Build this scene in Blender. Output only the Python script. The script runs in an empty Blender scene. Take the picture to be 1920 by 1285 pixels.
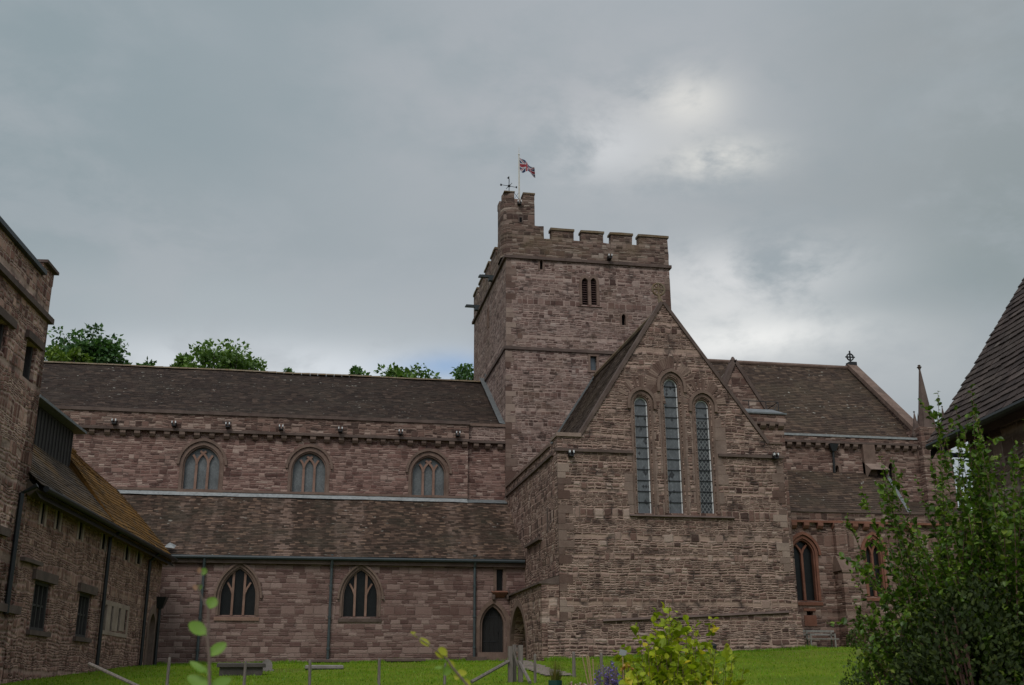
import bpy, bmesh, math, random
from mathutils import Vector, Matrix, noise
random.seed(7)
SC = bpy.context.scene
COL = SC.collection
PI = math.pi

# ------------------------------------------------------------------ camera
EYE = 1.65
F = 2027.07
ROT = ((0.98286366, -0.18429328, -0.00387498),
       (0.05149997, 0.29472013, -0.95419484),
       (0.17699373, 0.93764387, 0.2991608))
R_, D_, F_ = (Vector(r) for r in ROT)          # camera right, down, forward
cam = bpy.data.cameras.new('camera')
cam.sensor_width = 36; cam.sensor_fit = 'HORIZONTAL'
cam.lens = F / 1920 * 36
cam.clip_end = 3000
cam.dof.use_dof = True; cam.dof.focus_distance = 42; cam.dof.aperture_fstop = 5.6
camo = bpy.data.objects.new('camera', cam); COL.objects.link(camo)
m = Matrix((R_, -D_, -F_)).transposed().to_4x4(); m.translation = (0, 0, EYE)
camo.matrix_world = m
SC.camera = camo

def ray(px, py):
    return (R_ * ((px - 960) / F) + D_ * ((py - 642.5) / F) + F_)
def at(px, py, Y):                               # the point of a photo pixel on the plane y = Y
    d = ray(px, py); d = d * (Y / d.y); return Vector((d.x, d.y, d.z + EYE))
def atx(px, py, X):
    d = ray(px, py); d = d * (X / d.x); return Vector((d.x, d.y, d.z + EYE))

# ------------------------------------------------------------------ node helper
class NT:
    def __init__(s, tree): s.t = tree; s.n = tree.nodes; s.l = tree.links
    def new(s, typ, **kw):
        nd = s.n.new(typ)
        for k, v in kw.items(): setattr(nd, k, v)
        return nd
    def put(s, sock, v):
        if v is None: return
        if isinstance(v, bpy.types.NodeSocket): s.l.new(v, sock)
        elif hasattr(sock, 'default_value'):
            if isinstance(v, (tuple, list)) and len(v) == 3 and sock.type == 'RGBA': v = (*v, 1)
            sock.default_value = v
    def m(s, op, a, b=None, c=None, clamp=False):
        nd = s.new('ShaderNodeMath', operation=op, use_clamp=clamp)
        for i, v in enumerate((a, b, c)): s.put(nd.inputs[i], v)
        return nd.outputs[0]
    def vm(s, op, a, b=None, scale=None):
        nd = s.new('ShaderNodeVectorMath', operation=op)
        s.put(nd.inputs[0], a); s.put(nd.inputs[1], b)
        if scale is not None: s.put(nd.inputs['Scale'], scale)
        return nd.outputs['Value'] if op in ('DOT_PRODUCT', 'LENGTH') else nd.outputs[0]
    def comb(s, x, y, z):
        nd = s.new('ShaderNodeCombineXYZ')
        for i, v in enumerate((x, y, z)): s.put(nd.inputs[i], v)
        return nd.outputs[0]
    def sep(s, v):
        nd = s.new('ShaderNodeSeparateXYZ'); s.put(nd.inputs[0], v); return nd.outputs
    def noise(s, vec=None, scale=5, detail=3, rough=.5, dim='3D', w=None, dist=0):
        nd = s.new('ShaderNodeTexNoise', noise_dimensions=dim)
        if vec is not None: s.put(nd.inputs['Vector'], vec)
        if w is not None: s.put(nd.inputs['W'], w)
        s.put(nd.inputs['Scale'], scale); s.put(nd.inputs['Detail'], detail); s.put(nd.inputs['Roughness'], rough)
        s.put(nd.inputs['Distortion'], dist)
        return nd.outputs['Fac']
    def white(s, vec=None, w=None, dim='3D'):
        nd = s.new('ShaderNodeTexWhiteNoise', noise_dimensions=dim)
        if vec is not None: s.put(nd.inputs['Vector'], vec)
        if w is not None: s.put(nd.inputs['W'], w)
        return nd.outputs
    def ramp(s, fac, stops, interp='LINEAR'):
        nd = s.new('ShaderNodeValToRGB'); cr = nd.color_ramp; cr.interpolation = interp
        while len(cr.elements) < len(stops): cr.elements.new(.5)
        for e, (p, c) in zip(cr.elements, stops):
            e.position = p; e.color = (*c, 1) if isinstance(c, (tuple, list)) else (c, c, c, 1)
        s.put(nd.inputs[0], fac); return nd.outputs[0]
    def mix(s, f, a, b, mode='MIX'):
        nd = s.new('ShaderNodeMix', data_type='RGBA', blend_type=mode)
        s.put(nd.inputs[0], f); s.put(nd.inputs[6], a); s.put(nd.inputs[7], b); return nd.outputs[2]
    def step(s, v, lo, hi):
        nd = s.new('ShaderNodeMapRange', interpolation_type='SMOOTHSTEP')
        s.put(nd.inputs[0], v); s.put(nd.inputs[1], lo); s.put(nd.inputs[2], hi); return nd.outputs[0]

# ------------------------------------------------------------------ sky, sun, exposure
SUN_EL, SUN_AZ = math.radians(47), math.radians(208)      # azimuth clockwise from +Y: behind and left of the camera
sv = Vector((math.sin(SUN_AZ) * math.cos(SUN_EL), math.cos(SUN_AZ) * math.cos(SUN_EL), math.sin(SUN_EL)))
W = bpy.data.worlds.new('World'); SC.world = W; W.use_nodes = True
w = NT(W.node_tree); w.n.clear()
sky = w.new('ShaderNodeTexSky', sky_type='NISHITA'); sky.sun_disc = False
sky.sun_elevation = SUN_EL; sky.sun_rotation = SUN_AZ
bg_sky = w.new('ShaderNodeBackground'); w.l.new(sky.outputs[0], bg_sky.inputs[0]); bg_sky.inputs[1].default_value = .13
tc = w.new('ShaderNodeTexCoord').outputs['Generated']
dirn = w.vm('NORMALIZE', tc)
dx, dy, dz = w.sep(dirn)
zz = w.m('ADD', w.m('MAXIMUM', dz, 0), .22)
pv = w.comb(w.m('DIVIDE', dx, zz), w.m('DIVIDE', dy, zz), 0)
pvs = w.vm('MULTIPLY', pv, (1.0, 1.6, 1))
n1 = w.noise(w.vm('ADD', w.vm('MULTIPLY', dirn, (1, 1, 2.2)), (3.1, 1.2, 0)), 1.6, 5, .5, dist=.2)
n2 = w.noise(w.vm('MULTIPLY', dirn, (1, 1, 2.4)), 3.4, 6, .55, dist=.25)
base = w.mix(w.step(n1, .3, .7), (.285, .345, .378), (.400, .435, .470))
base = w.mix(w.m('MULTIPLY', w.step(n2, .38, .75), .5), base, (.475, .49, .515))
def blob(px, py, rx, ry=None):
    """soft patch of thin cloud in the sky towards one direction"""
    ry = ry or rx
    c = ray(px, py).normalized()
    h = Vector((c.y, -c.x, 0)).normalized(); v = h.cross(c)
    a = w.m('MULTIPLY', w.vm('DOT_PRODUCT', dirn, tuple(h)), F / rx * .9)
    b = w.m('MULTIPLY', w.vm('DOT_PRODUCT', dirn, tuple(v)), F / ry * .9)
    front = w.m('GREATER_THAN', w.vm('DOT_PRODUCT', dirn, tuple(c)), 0)
    r2 = w.m('ADD', w.m('MULTIPLY', a, a), w.m('MULTIPLY', b, b))
    return w.m('MULTIPLY', w.m('EXPONENT', w.m('MULTIPLY', r2, -1)), front)
n3 = w.noise(w.vm('MULTIPLY', dirn, (1, 1, 1.9)), 9.5, 6, .6, dist=.2)
n3s = w.step(n3, .34, .60)
for (px, py, rx, ry, amt, col, useN) in (
        (60, 260, 460, 480, .7, (.245, .315, .345), 0),
        (1900, 400, 250, 300, .75, (.235, .285, .295), 0),
        (1560, 350, 320, 90, .55, (.30, .335, .355), 0), (640, 430, 420, 130, .5, (.31, .36, .39), 0), (1750, 60, 300, 110, .5, (.29, .32, .335), 0),
        (1000, 160, 420, 220, .6, (.42, .44, .475), 0), (1150, 250, 330, 170, .38, (.49, .505, .53), 0),
        (1288, 196, 62, 42, 1.0, (.78, .77, .73), 1), (1235, 235, 150, 80, .5, (.58, .59, .60), 1),
        (1130, 278, 85, 48, .85, (.62, .64, .66), 1),
        (1345, 300, 85, 32, 1.0, (.72, .72, .69), 1),
        (1370, 520, 210, 60, .85, (.70, .71, .72), 1),
        (1400, 640, 190, 42, 1.0, (.95, .95, .93), 0), (1330, 585, 110, 40, .7, (.74, .75, .75), 0),
        (1640, 690, 330, 70, .6, (.50, .53, .55), 0),
        (560, 700, 440, 62, .9, (.72, .76, .80), 0), (420, 570, 420, 60, .5, (.44, .49, .52), 0)):
    f = w.m('MULTIPLY', blob(px, py, rx, ry), amt)
    f = w.m('MULTIPLY', f, (n3s if useN else w.m('ADD', .45, w.m('MULTIPLY', n3s, .55))))
    base = w.mix(f, base, col)
# the overcast is thinner and brighter overhead and towards the hidden sun behind the camera
south = w.step(w.m('ADD', w.m('MULTIPLY', dy, -.75), w.m('MULTIPLY', dz, 1.1)), .35, 1.3)
gain = w.m('ADD', 1.0, w.m('MULTIPLY', south, .75))
base = w.mix(1.0, base, w.comb(gain, gain, gain), 'MULTIPLY')
bg_cl = w.new('ShaderNodeBackground'); w.l.new(base, bg_cl.inputs[0]); bg_cl.inputs[1].default_value = 1.0
gap = w.m('MULTIPLY', w.m('ADD', blob(860, 686, 75, 26), w.m('MULTIPLY', blob(780, 690, 80, 18), .5)), .62, clamp=True)
mx = w.new('ShaderNodeMixShader'); w.put(mx.inputs[0], gap)
w.l.new(bg_cl.outputs[0], mx.inputs[1]); w.l.new(bg_sky.outputs[0], mx.inputs[2])
wo = w.new('ShaderNodeOutputWorld'); w.l.new(mx.outputs[0], wo.inputs[0])
sun = bpy.data.lights.new('sun', 'SUN'); sun.energy = 1.3; sun.angle = math.radians(22); sun.color = (1, .95, .88)
suno = bpy.data.objects.new('sun', sun); COL.objects.link(suno)
suno.rotation_euler = sv.to_track_quat('Z', 'Y').to_euler(); suno.location = (0, -20, 60)
SC.view_settings.view_transform = 'Standard'; SC.view_settings.look = 'None'
SC.view_settings.exposure = 0.0; SC.view_settings.gamma = 1; SC.view_settings.use_curve_mapping = False

# ------------------------------------------------------------------ materials
def base_mat(name):
    mt = bpy.data.materials.new(name); mt.use_nodes = True
    t = NT(mt.node_tree); bs = t.n['Principled BSDF']
    return mt, t, bs
def coords(t, axis):
    x, y, z = t.sep(t.new('ShaderNodeTexCoord').outputs['Object'])
    u = {'xy': t.m('ADD', x, y), 'x': x, 'y': y}[axis]
    return u, z
def rubble(name, h=.14, wd=.45, cols=None, mortar=(.40, .33, .27), dark=(.05, .038, .034), mo=.6, mw=.016,
           bump=.6, axis='xy', patch=.55, vary=(.70, 1.28), stain=.35, split=.55, wav=.05, blotch=(.16, .145, .12), blotch_amt=.25):
    """roughly coursed stone: every stone its own colour, light pointing in patches, weather staining"""
    mt, t, bs = base_mat(name)
    u, v = coords(t, axis)
    P = t.comb(u, v, 0)
    wob = t.noise(P, .9, 2, .5)
    fine = t.noise(P, 7.0, 3, .6)
    v1 = t.m('ADD', v, t.m('MULTIPLY', t.m('SUBTRACT', wob, .5), wav * 4))
    v1 = t.m('ADD', v1, t.m('MULTIPLY', t.m('SUBTRACT', fine, .5), h * .45))
    vr = t.m('DIVIDE', v1, h)
    vr = t.m('ADD', vr, t.m('MULTIPLY', t.noise(dim='1D', w=v1, scale=1.7, detail=1), 3.0))
    row = t.m('FLOOR', vr); fr = t.m('FRACT', vr)
    wr = t.white(w=row, dim='1D')['Value']
    ur = t.m('DIVIDE', t.m('ADD', u, t.m('MULTIPLY', t.m('SUBTRACT', fine, .5), h * .5)), wd)
    ur = t.m('MULTIPLY', ur, t.m('ADD', .7, t.m('MULTIPLY', wr, .7)))
    ur = t.m('ADD', ur, t.m('MULTIPLY', wr, 37.0))
    ur = t.m('ADD', ur, t.m('MULTIPLY', t.noise(t.comb(u, t.m('MULTIPLY', row, 3.7), 0), 1.1, 1), 2.0))
    cl = t.m('FLOOR', ur); fu = t.m('FRACT', ur)
    w1 = t.white(t.comb(cl, row, 1.5))['Value']
    mult = t.m('ADD', 1, t.m('GREATER_THAN', w1, split))
    f2 = t.m('MULTIPLY', fr, mult); sub = t.m('FLOOR', f2); fr2 = t.m('SUBTRACT', f2, sub)
    wc = t.white(t.comb(cl, row, t.m('ADD', sub, 5.2)))
    idv = wc['Value']; idc = t.sep(wc['Color'])
    dh = t.m('MULTIPLY', t.m('MINIMUM', fu, t.m('SUBTRACT', 1, fu)), wd)
    dv = t.m('DIVIDE', t.m('MULTIPLY', t.m('MINIMUM', fr2, t.m('SUBTRACT', 1, fr2)), h), mult)
    d = t.m('MINIMUM', dh, dv)
    jw = t.m('ADD', .45, t.m('MULTIPLY', t.noise(P, 2.6, 3, .6), 1.15))        # joints of varying width
    dj = t.m('DIVIDE', d, jw)
    joint = t.m('SUBTRACT', 1, t.step(dj, mw * .6, mw * 1.5))
    cols = cols or [(0, (.10, .058, .052)), (.22, (.16, .095, .082)), (.45, (.20, .125, .108)), (.62, (.245, .165, .142)),
                    (.78, (.28, .205, .175)), (.92, (.33, .265, .225)), (1, (.40, .335, .285))]
    c = t.ramp(idv, cols)
    c = t.mix(1, c, t.ramp(idc[0], [(0, vary[0]), (.5, 1.0), (1, vary[1])]), 'MULTIPLY')
    big = t.noise(P, .35, 4, .55)
    med = t.noise(t.vm('MULTIPLY', P, (1, 2.2, 1)), 3.0, 4, .65)
    c = t.mix(t.m('MULTIPLY', t.step(med, .3, .75), .4), c, t.mix(.5, c, (.27, .215, .18)))
    grit = t.noise(P, 26, 3, .7)
    c = t.mix(1, c, t.ramp(grit, [(.25, .72), (.75, 1.22)]), 'MULTIPLY')
    pm = t.step(t.noise(P, .8, 4, .6), 1 - patch, 1 - patch + .10)             # patches of fresh pale pointing
    pm2 = t.step(t.noise(t.vm('ADD', P, (31, 7, 0)), 1.7, 3, .6), .30, .55)      # elsewhere soft, or washed out and dark
    mcol = t.mix(pm2, dark, mortar); mcol = t.mix(t.m('MULTIPLY', pm, .8), mcol, tuple(min(1, k * 1.55) for k in mortar))
    c = t.mix(t.m('MULTIPLY', joint, mo), c, mcol)
    st = t.noise(t.vm('MULTIPLY', P, (1, .28, 1)), .8, 5, .6)
    c = t.mix(t.m('MULTIPLY', t.step(st, .52, .75), stain), c, t.mix(1, c, (.42, .40, .39), 'MULTIPLY'))
    c = t.mix(t.m('MULTIPLY', t.step(big, .5, .72), blotch_amt), c, blotch)
    t.put(bs.inputs['Base Color'], c); bs.inputs['Roughness'].default_value = .92
    bs.inputs['Specular IOR Level'].default_value = .25
    hgt = t.m('ADD', t.m('MULTIPLY', t.step(d, 0, mw * 2.2), .7), t.m('ADD', t.m('MULTIPLY', idc[1], .6), t.m('MULTIPLY', grit, .35)))
    bp = t.new('ShaderNodeBump'); bp.inputs['Strength'].default_value = bump; bp.inputs['Distance'].default_value = .05
    t.put(bp.inputs['Height'], hgt); t.put(bs.inputs['Normal'], bp.outputs[0])
    return mt
def tilemat(name, cols, moss=(.10, .075, .03), moss_amt=.3, lichen=.5, streak=0, streak_col=(.25, .17, .14), spread=.6, rough=.88, moss_scale=.5):
    mt, t, bs = base_mat(name)
    isl = t.new('ShaderNodeNewGeometry').outputs['Random Per Island']
    P = t.new('ShaderNodeTexCoord').outputs['Object']
    c = t.ramp(isl, cols)
    n = t.noise(P, 3.5, 4, .65)
    c = t.mix(1, c, t.ramp(n, [(.25, .62), (.75, 1.3)]), 'MULTIPLY')
    if streak:
        st = t.noise(t.vm('MULTIPLY', P, (1, .06, .06)), .9, 3, .6)
        br = t.white(w=t.m('MULTIPLY', isl, 913.0), dim='1D')['Value']
        c = t.mix(t.m('MULTIPLY', t.m('MULTIPLY', t.step(st, .46, .66), streak), t.step(br, .1, .8)), c, streak_col)
    mo = t.noise(P, moss_scale, 5, .62)
    c = t.mix(t.m('MULTIPLY', t.step(mo, .42, .68), moss_amt), c, moss)
    sp = t.noise(t.vm('MULTIPLY', P, (1, 1.3, 1.3)), 4.2, 2, .45)
    sp2 = t.noise(P, .6, 3, .5)
    spots = t.m('MULTIPLY', t.step(sp, .685, .715), t.step(sp2, .42, .62))
    c = t.mix(t.m('MULTIPLY', spots, lichen), c, (.50, .48, .42))
    t.put(bs.inputs['Base Color'], c); bs.inputs['Roughness'].default_value = rough
    bs.inputs['Specular IOR Level'].default_value = .3
    bp = t.new('ShaderNodeBump'); bp.inputs['Strength'].default_value = .5; bp.inputs['Distance'].default_value = .02
    t.put(bp.inputs['Height'], t.noise(P, 18, 4, .7)); t.put(bs.inputs['Normal'], bp.outputs[0])
    return mt
def dressed(name, c0, c1, scale=2.0, dirt=(.06, .05, .045), island=False, rough=.9, damt=.45):
    mt, t, bs = base_mat(name)
    P = t.new('ShaderNodeTexCoord').outputs['Object']
    f = t.noise(P, scale, 4, .6)
    if island:
        f = t.m('ADD', t.m('MULTIPLY', f, .4), t.m('MULTIPLY', t.new('ShaderNodeNewGeometry').outputs['Random Per Island'], .6))
    c = t.mix(t.step(f, .2, .8), c0, c1)
    c = t.mix(t.m('MULTIPLY', t.step(t.noise(P, 1.1, 5, .65), .48, .75), damt), c, dirt)
    c = t.mix(1, c, t.ramp(t.noise(P, 30, 3, .7), [(.25, .75), (.75, 1.2)]), 'MULTIPLY')
    t.put(bs.inputs['Base Color'], c); bs.inputs['Roughness'].default_value = rough
    bs.inputs['Specular IOR Level'].default_value = .25
    bp = t.new('ShaderNodeBump'); bp.inputs['Strength'].default_value = .4; bp.inputs['Distance'].default_value = .02
    t.put(bp.inputs['Height'], t.noise(P, 14, 4, .7)); t.put(bs.inputs['Normal'], bp.outputs[0])
    return mt
def plain(name, col, rough=.6, metal=0, var=.25, spec=.4):
    mt, t, bs = base_mat(name)
    P = t.new('ShaderNodeTexCoord').outputs['Object']
    c = t.mix(1, col, t.ramp(t.noise(P, 6, 4, .6), [(.25, 1 - var), (.75, 1 + var)]), 'MULTIPLY')
    t.put(bs.inputs['Base Color'], c); bs.inputs['Roughness'].default_value = rough; bs.inputs['Metallic'].default_value = metal
    bs.inputs['Specular IOR Level'].default_value = spec
    return mt
def woodmat(name, c0, c1, axis_scale=(14, 14, 1.2)):
    mt, t, bs = base_mat(name)
    P = t.new('ShaderNodeTexCoord').outputs['Object']
    f = t.noise(t.vm('MULTIPLY', P, axis_scale), 2.0, 5, .6)
    c = t.mix(t.step(f, .25, .75), c0, c1)
    t.put(bs.inputs['Base Color'], c); bs.inputs['Roughness'].default_value = .85
    bp = t.new('ShaderNodeBump'); bp.inputs['Strength'].default_value = .4; bp.inputs['Distance'].default_value = .01
    t.put(bp.inputs['Height'], f); t.put(bs.inputs['Normal'], bp.outputs[0])
    return mt
def glassmat(name, col, lattice=0, lat_col=(.05, .05, .05), cell=.11, rough=.25, patch=.0, patch_col=(.012, .012, .013), spec=.5):
    """leaded glazing: diamond quarries, some panes darker, each a little out of true"""
    mt, t, bs = base_mat(name)
    u, v = coords(t, 'xy')
    a = t.m('DIVIDE', t.m('ADD', t.m('MULTIPLY', u, 1.45), v), cell * 1.6); b = t.m('DIVIDE', t.m('SUBTRACT', t.m('MULTIPLY', u, 1.45), v), cell * 1.6)
    fa, fb = t.m('FRACT', a), t.m('FRACT', b)
    ids = t.white(t.comb(t.m('FLOOR', a), t.m('FLOOR', b), 2.2))['Value']
    d = t.m('MINIMUM', t.m('MINIMUM', fa, t.m('SUBTRACT', 1, fa)), t.m('MINIMUM', fb, t.m('SUBTRACT', 1, fb)))
    lead = t.m('SUBTRACT', 1, t.step(d, .07, .16))
    c = t.mix(1, col, t.ramp(ids, [(0, .8), (1, 1.2)]), 'MULTIPLY')
    big = t.noise(t.comb(u, v, 0), 1.3, 3, .6)
    c = t.mix(1, c, t.ramp(big, [(.3, .75), (.7, 1.2)]), 'MULTIPLY')
    if patch > 0:
        pk = t.m('MULTIPLY', t.step(t.noise(t.comb(t.m('FLOOR', a), t.m('FLOOR', b), 0), .33, 2, .5), .62 - patch * .5, .64 - patch * .5), t.m('GREATER_THAN', ids, .15))
        c = t.mix(pk, c, patch_col)
    c = t.mix(t.m('MULTIPLY', lead, lattice), c, lat_col)
    t.put(bs.inputs['Base Color'], c); bs.inputs['Roughness'].default_value = rough
    bs.inputs['Specular IOR Level'].default_value = spec
    bp = t.new('ShaderNodeBump'); bp.inputs['Strength'].default_value = .25; bp.inputs['Distance'].default_value = .01
    t.put(bp.inputs['Height'], t.m('ADD', ids, t.m('MULTIPLY', big, 2))); t.put(bs.inputs['Normal'], bp.outputs[0])
    return mt
def leafmat(name, cols, trans=.35, tcol=None, rough=.5, clump=1.5):
    mt, t, bs = base_mat(name)
    isl = t.new('ShaderNodeNewGeometry').outputs['Random Per Island']
    P = t.new('ShaderNodeTexCoord').outputs['Object']
    c = t.ramp(isl, cols)
    c = t.mix(1, c, t.ramp(t.noise(P, clump, 3, .6), [(.3, .72), (.7, 1.22)]), 'MULTIPLY')
    t.put(bs.inputs['Base Color'], c); bs.inputs['Roughness'].default_value = rough
    bs.inputs['Specular IOR Level'].default_value = .35
    tr = t.new('ShaderNodeBsdfTranslucent'); t.put(tr.inputs[0], t.mix(1, c, tcol or (1.1, 1.25, .6), 'MULTIPLY'))
    ms = t.new('ShaderNodeMixShader'); ms.inputs[0].default_value = trans
    t.l.new(bs.outputs[0], ms.inputs[1]); t.l.new(tr.outputs[0], ms.inputs[2])
    t.l.new(ms.outputs[0], t.n['Material Output'].inputs[0])
    return mt

NAVE_COLS = [(0, (0.092, 0.043, 0.037)), (.2, (0.146, 0.071, 0.061)), (.45, (0.194, 0.103, 0.086)), (.65, (0.238, 0.135, 0.115)),
             (.82, (0.275, 0.173, 0.146)), (.94, (0.324, 0.221, 0.189)), (1, (0.367, 0.270, 0.230))]
AISLE_COLS = [(0, (0.106, 0.056, 0.051)), (.25, (0.157, 0.087, 0.078)), (.5, (0.196, 0.118, 0.105)), (.75, (0.230, 0.151, 0.134)), (1, (0.280, 0.196, 0.175))]
GREY_COLS = [(0, (.060, .029, .024)), (.2, (.105, .054, .044)), (.45, (.160, .088, .071)), (.65, (.200, .118, .096)),
             (.85, (.24, .162, .134)), (.95, (.28, .20, .168)), (1, (.31, .235, .198))]
TOWER_COLS = [(p, (c[0] * 1.02, c[1] * 1.06, c[2] * 1.12)) for p, c in GREY_COLS]
LEFT_COLS = [(0, (0.134, 0.054, 0.042)), (.3, (0.207, 0.094, 0.073)), (.55, (0.252, 0.127, 0.098)), (.8, (0.302, 0.168, 0.132)), (1, (0.392, 0.245, 0.192))]
M = {}
MORT = (.375, .262, .212)
M['nave_stone'] = rubble('nave_stone', h=.165, wd=.34, split=.30, vary=(.86, 1.14), cols=NAVE_COLS, mortar=(.30, .205, .175), mo=.65, patch=.34, mw=.016, wav=.05, blotch_amt=.10, stain=.3)
M['aisle_stone'] = rubble('aisle_stone', h=.175, wd=.42, vary=(.88, 1.12), cols=AISLE_COLS, mortar=(.24, .17, .15), mo=.5, patch=.25, mw=.012, wav=.012, split=.62, blotch=(.15, .09, .07), blotch_amt=.25, stain=.4)
M['tower_stone'] = rubble('tower_stone', h=.175, wd=.28, split=.15, vary=(.80, 1.18), cols=TOWER_COLS, mortar=(.375, .275, .238), mo=.85, patch=.38, mw=.017, wav=.035, blotch=(.20, .145, .095), blotch_amt=.28, stain=.2)
M['parapet_stone'] = rubble('parapet_stone', h=.20, wd=.36, split=.25, cols=[(p, (c[0] * .80, c[1] * .82, c[2] * .78)) for p, c in TOWER_COLS], mortar=(.22, .165, .13), mo=.7, patch=.3, mw=.015, wav=.03, blotch=(.15, .11, .06), blotch_amt=.5, stain=.3)
M['gable_stone'] = rubble('gable_stone', h=.18, wd=.28, split=.18, vary=(.74, 1.25), cols=GREY_COLS, mortar=MORT, mo=.88, patch=.36, mw=.021, bump=1.0, wav=.05, blotch=(.20, .145, .115), blotch_amt=.18, stain=.28)
M['transept_side_stone'] = rubble('transept_side_stone', h=.21, wd=.26, split=.35, cols=GREY_COLS, mortar=MORT, mo=.75, patch=.42, mw=.018, blotch=(.19, .135, .09), blotch_amt=.35, wav=.07, stain=.25)
M['choir_stone'] = rubble('choir_stone', h=.20, wd=.38, split=.3, cols=[(p, (c[0] * .98, c[1] * .98, c[2] * .98)) for p, c in GREY_COLS], mortar=(.25, .175, .142), mo=.65, patch=.36, mw=.016, blotch_amt=.15)
M['left_stone'] = rubble('left_stone', h=.18, wd=.20, split=.4, cols=LEFT_COLS, mo=.8, patch=.42, mortar=(.35, .235, .19), dark=(.075, .048, .038), mw=.022, wav=.07, blotch=(.26, .165, .125), blotch_amt=.3, bump=.9)
M['tall_stone'] = rubble('tall_stone', h=.20, wd=.24, split=.5, cols=[(p, tuple(k * 1.18 for k in c)) for p, c in LEFT_COLS], mo=.8, patch=.5, mortar=(.41, .295, .24), dark=(.09, .06, .048), mw=.022, wav=.07, blotch=(.28, .215, .17), blotch_amt=.4, bump=.9)
M['house_stone'] = rubble('house_stone', h=.16, wd=.36, cols=[(0, (.09, .058, .044)), (.4, (.14, .095, .072)), (.75, (.19, .135, .105)), (1, (.24, .18, .145))], mo=.6, patch=.5, wav=.04)
M['trim'] = dressed('trim', (.135, .087, .069), (.215, .150, .122))
M['trim_dark'] = dressed('trim_dark', (.085, .058, .05), (.145, .105, .09))
M['trim_pale'] = dressed('trim_pale', (.20, .14, .115), (.30, .225, .185), damt=.25)
M['trim_red'] = dressed('trim_red', (.165, .068, .045), (.25, .115, .080), damt=.35)
M['mullion'] = dressed('mullion', (.20, .115, .085), (.30, .19, .15), damt=.3)
M['voussoir'] = dressed('voussoir', (.12, .072, .057), (.25, .175, .14), island=True, scale=3)
M['quoin'] = dressed('quoin', (.105, .062, .050), (.29, .215, .178), island=True, scale=2, damt=.3)
M['lichen_cap'] = dressed('lichen_cap', (.14, .085, .04), (.20, .165, .12), scale=3)
M['nave_tile'] = tilemat('nave_tile', [(0, (0.027, 0.017, 0.013)), (.5, (0.044, 0.027, 0.021)), (.85, (0.059, 0.038, 0.028)), (1, (0.091, 0.059, 0.044))], moss=(.062, .048, .036), moss_amt=.4, lichen=.75)
M['aisle_tile'] = tilemat('aisle_tile', [(0, (0.035, 0.023, 0.016)), (.5, (0.069, 0.041, 0.030)), (.8, (0.110, 0.068, 0.049)), (1, (0.192, 0.124, 0.087))], moss=(.045, .038, .026), moss_amt=.6, lichen=.5, streak=.65, streak_col=(.25, .172, .138))
M['choir_tile'] = tilemat('choir_tile', [(0, (0.039, 0.024, 0.018)), (.5, (0.066, 0.042, 0.030)), (.85, (0.093, 0.059, 0.041)), (1, (0.132, 0.088, 0.062))], moss=(.075, .058, .038), moss_amt=.5, lichen=.8)
M['transept_tile'] = tilemat('transept_tile', [(0, (0.038, 0.025, 0.019)), (.6, (0.064, 0.044, 0.034)), (1, (0.098, 0.071, 0.056))], moss=(.08, .055, .032), moss_amt=.5, lichen=.3)
M['range_tile'] = tilemat('range_tile', [(0, (.042, .030, .024)), (.5, (.070, .050, .036)), (1, (.105, .078, .055))], moss=(.13, .068, .013), moss_amt=.8, lichen=.25, moss_scale=.42)
M['moss_tile'] = tilemat('moss_tile', [(0, (.070, .042, .018)), (.4, (.13, .062, .013)), (1, (.19, .090, .016))], moss=(.195, .092, .010), moss_amt=.65, lichen=.1, moss_scale=1.3)
M['house_tile'] = tilemat('house_tile', [(0, (.040, .028, .026)), (.5, (.068, .048, .043)), (.85, (.092, .068, .06)), (1, (.125, .098, .086))], moss=(.05, .04, .032), moss_amt=.5, lichen=.25)
M['lead'] = plain('lead', (.13, .14, .145), .55, 0, .3)
M['lip_white'] = plain('lip_white', (.62, .63, .64), .6, 0, .2)
M['slit_stone'] = dressed('slit_stone', (.26, .19, .155), (.38, .295, .245), damt=.15)
M['lead_dark'] = plain('lead_dark', (.16, .17, .18), .6, 0, .3)
M['white_lead'] = plain('white_lead', (.25, .26, .265), .6, 0, .3)
M['gutter'] = plain('gutter', (.030, .040, .046), .5, 0, .2)
M['pipe'] = plain('pipe', (.052, .066, .072), .5, 0, .25)
M['pipe_black'] = plain('pipe_black', (.012, .014, .015), .5, 0, .2)
M['pipe_blue'] = plain('pipe_blue', (.018, .028, .05), .4, 0, .2)
M['dark'] = plain('dark_void', (.008, .008, .008), .9, 0, .1, .1)
M['glass_grey'] = glassmat('glass_grey', (.115, .125, .130), .25, cell=.07, rough=.45)
M['glass_dark'] = glassmat('glass_dark', (.009, .010, .010), .4, (.018, .018, .018), cell=.09, rough=.3, spec=.2)
M['glass_lancet'] = glassmat('glass_lancet', (.105, .113, .122), .35, (.07, .072, .075), cell=.11, rough=.4, patch=.05)
M['glass_lancet_dark'] = glassmat('glass_lancet_dark', (.045, .05, .052), .85, (.16, .165, .165), cell=.15, rough=.35, patch=.75)
M['glass_blue'] = plain('glass_blue', (.07, .085, .10), .25)
M['louvre'] = woodmat('louvre', (.045, .022, .02), (.085, .045, .04), (2, 2, 10))
M['door'] = woodmat('door_wood', (.005, .005, .005), (.013, .012, .012))
M['old_wood'] = woodmat('old_wood', (.10, .082, .074), (.22, .185, .165))
M['cane'] = plain('cane', (.36, .25, .14), .6)
M['dormer_wood'] = woodmat('dormer_wood', (.025, .022, .021), (.055, .048, .045))
M['white_paint'] = plain('white_paint', (.30, .33, .36), .5)
M['iron'] = plain('iron', (.012, .012, .014), .5)
M['pole'] = plain('pole_paint', (.55, .52, .46), .5, 0, .1)
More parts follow.
